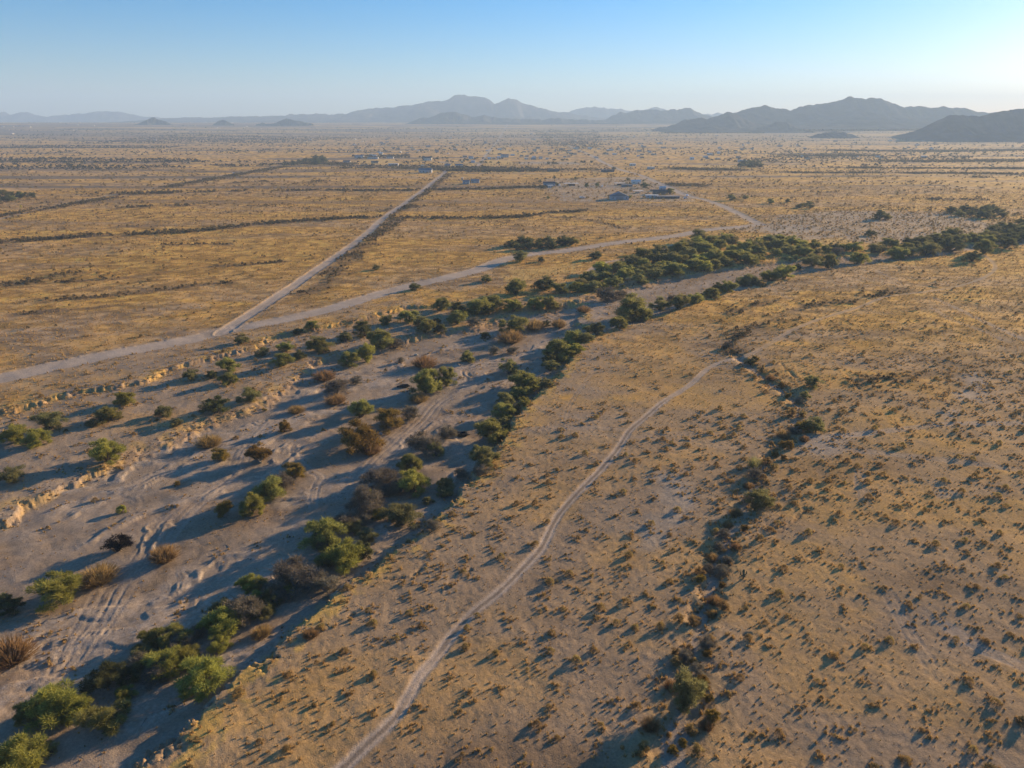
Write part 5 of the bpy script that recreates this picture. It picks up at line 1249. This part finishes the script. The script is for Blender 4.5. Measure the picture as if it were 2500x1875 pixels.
SPOTS = [(13, 331), (24, 334), (37, 331), (70, 339), (78, 331), (34, 339), (183, 334), (191, 334), (194, 340), (194, 327), (304, 343), (356, 344), (380, 345), (322, 320), (56, 308), (72, 308), (389, 319), (380, 323), (391, 325), (372, 310), (196, 306), (232, 306), (245, 306), (255, 306),
         (290, 305), (460, 326), (468, 334), (640, 312), (690, 319), (720, 312), (738, 308), (748, 312), (640, 330), (693, 346), (724, 340), (745, 346), (758, 344), (826, 336), (838, 346), (845, 350), (943, 343), (948, 342), (958, 361), (1005, 362), (964, 343), (1163, 332), (1135, 345), (1405, 348), (1404, 378),
         (1746, 350), (1837, 342), (1947, 356), (1984, 345), (570, 320), (540, 330), (1290, 318), (1310, 319), (1180, 318), (1195, 320), (1210, 318), (1020, 322), (1370, 365), (1500, 378), (1560, 370), (1620, 362), (1455, 385)]
q_ = np.random.default_rng(31)
for _ in range(230):
    x = q_.choice([q_.uniform(0, 860), q_.uniform(860, 1650), q_.uniform(860, 1650), q_.uniform(860, 1650), q_.uniform(1650, 2300)]); SPOTS.append((x, q_.uniform(301, 330) if x < 860 else q_.uniform(322, 392)))
px = np.array([s[0] for s in SPOTS]); py = np.array([s[1] for s in SPOTS], float)
X, Y, Z, T = place(px, py)
for i in range(len(SPOTS)):
    if not (200 < Y[i] < 11500): continue
    o = link('far_house', FH[int(q_.integers(6))], None, (X[i], Y[i], Z[i] - .1)); o.rotation_euler = (0, 0, float(q_.choice([0, 0, math.pi / 2, .15])))
    s = (.55 + .4 * q_.random()) * (1 if Y[i] > 2200 else .8); o.scale = (s, s, s)
    a, b = (('left', 'on the hazy plain at left below the buttes') if px[i] < 860 else ('middle', 'in the hazy settlement below the massif') if px[i] < 1650 else ('right', 'on the hazy plain at right below the big range'))
    tag(o, 'tiny far-off house ' + b, 'house', 'far houses ' + a)

TYRE = plain('tyre', (.02, .02, .02), .9, .1, 5); CH = {'white': plain('white_car_paint', (.70, .70, .70), .35, .03, 2), 'dark': plain('dark_car_paint', (.03, .035, .045), .3, .03, 2), 'blue': plain('pale_blue_car_paint', (.45, .52, .68), .35, .03, 2)}
def car(px, py, colr, rz, lab, van=False):
    X, Y, Z, T = place([px], [py]); o = empty('parked_car', (X[0], Y[0], Z[0]), rz); tag(o, lab, 'car', 'vehicles by the houses')
    L_, h1 = (6.0, 1.3) if van else (4.7, .95)
    mb = MB(); pr = [(-L_ / 2, .4), (L_ / 2, .4), (L_ / 2, h1), (L_ * .3, h1 + .08), (L_ * .16, h1 + .75), (-L_ * (.48 if van else .34), h1 + .78), (-L_ / 2, h1 + .05)]
    n = len(pr); mb.add([(x, -.9, z) for x, z in pr] + [(x, .9, z) for x, z in pr], [list(range(n)), list(range(n, 2 * n))[::-1]] + [[i, i + n, (i + 1) % n + n, (i + 1) % n] for i in range(n)])
    mb.build('body', CH[colr], o)
    for sx in (-1, 1):
        for sy in (-1, 1):
            wm = MB(); wm.tube([(sx * L_ * .31, sy * .68, .36), (sx * L_ * .31, sy * .95, .36)], [.36, .36], 12); wm.build('wheel', TYRE, o)
        wm = MB().add([(L_ * .13, sx * .91, h1 + .1), (L_ * .23, sx * .91, h1 + .14), (L_ * .14, sx * .91, h1 + .62), (-L_ * .28, sx * .91, h1 + .64), (-L_ * .34, sx * .91, h1 + .12)], [[0, 1, 2, 3, 4]]); wm.build('window', GLASS, o)
    wm = MB().add([(L_ * .295, -.75, h1 + .13), (L_ * .295, .75, h1 + .13), (L_ * .175, .7, h1 + .7), (L_ * .175, -.7, h1 + .7)], [[0, 1, 2, 3]]); wm.build('windscreen', GLASS, o)
car(573, 424, 'white', .5, 'white vehicle driving on the far left road', True)
car(1678, 479, 'blue', 1.2, 'pale bluish van on the road at the right end of the hamlet', True)
car(1597, 467, 'dark', .1, 'dark car parked in the yard behind the long low buildings')
car(1591, 466, 'dark', .2, 'second dark car just left of the other in the yard behind the low buildings')
car(1470, 456, 'white', 1.5, 'small white trailer van between two round trees in the hamlet', True)
car(1366, 453, 'white', 1.4, 'small white van beside the dark tree in front of the leftmost house', True)
car(1421, 484, 'white', .2, 'white vehicle alone on the bare lot at the front left of the hamlet', True)
car(1674, 485, 'white', .1, 'white car below the pale bluish van at the right end of the hamlet')
YEL = plain('bright_yellow', (.75, .52, .05), .6, .05, 2)  # one even yellow for the whole board
X, Y, Z, T = place([52], [509]); o = empty('road_marker', (X[0], Y[0], Z[0])); tag(o, 'small bright yellow upright board beside the far left road', 'road marker')
MB().box(-.9, .9, -.06, .06, .7, 3.6).build('board', YEL, o); MB().box(-.12, .12, .061, .2, 0, 3.2).build('post', WALL['dark'], o)

# ------------------------------------------------------------------ the air
hz = MB().box(-15000, 15000, -3000, 14500, -45, 540).build('haze', None); hz.data.materials.clear()
m, n, out = new_mat('desert_haze'); pv = N(n, 'ShaderNodeVolumePrincipled'); pv.inputs['Color'].default_value = (.50, .71, .98, 1); pv.inputs['Density'].default_value = HAZE; pv.inputs['Anisotropy'].default_value = .12
n.links.new(pv.outputs[0], out.inputs['Volume']); hz.data.materials.append(m)
tag(hz, 'thin blue-white haze over the whole plain', 'haze', None, 'stuff')
hz.display_type = 'WIRE'
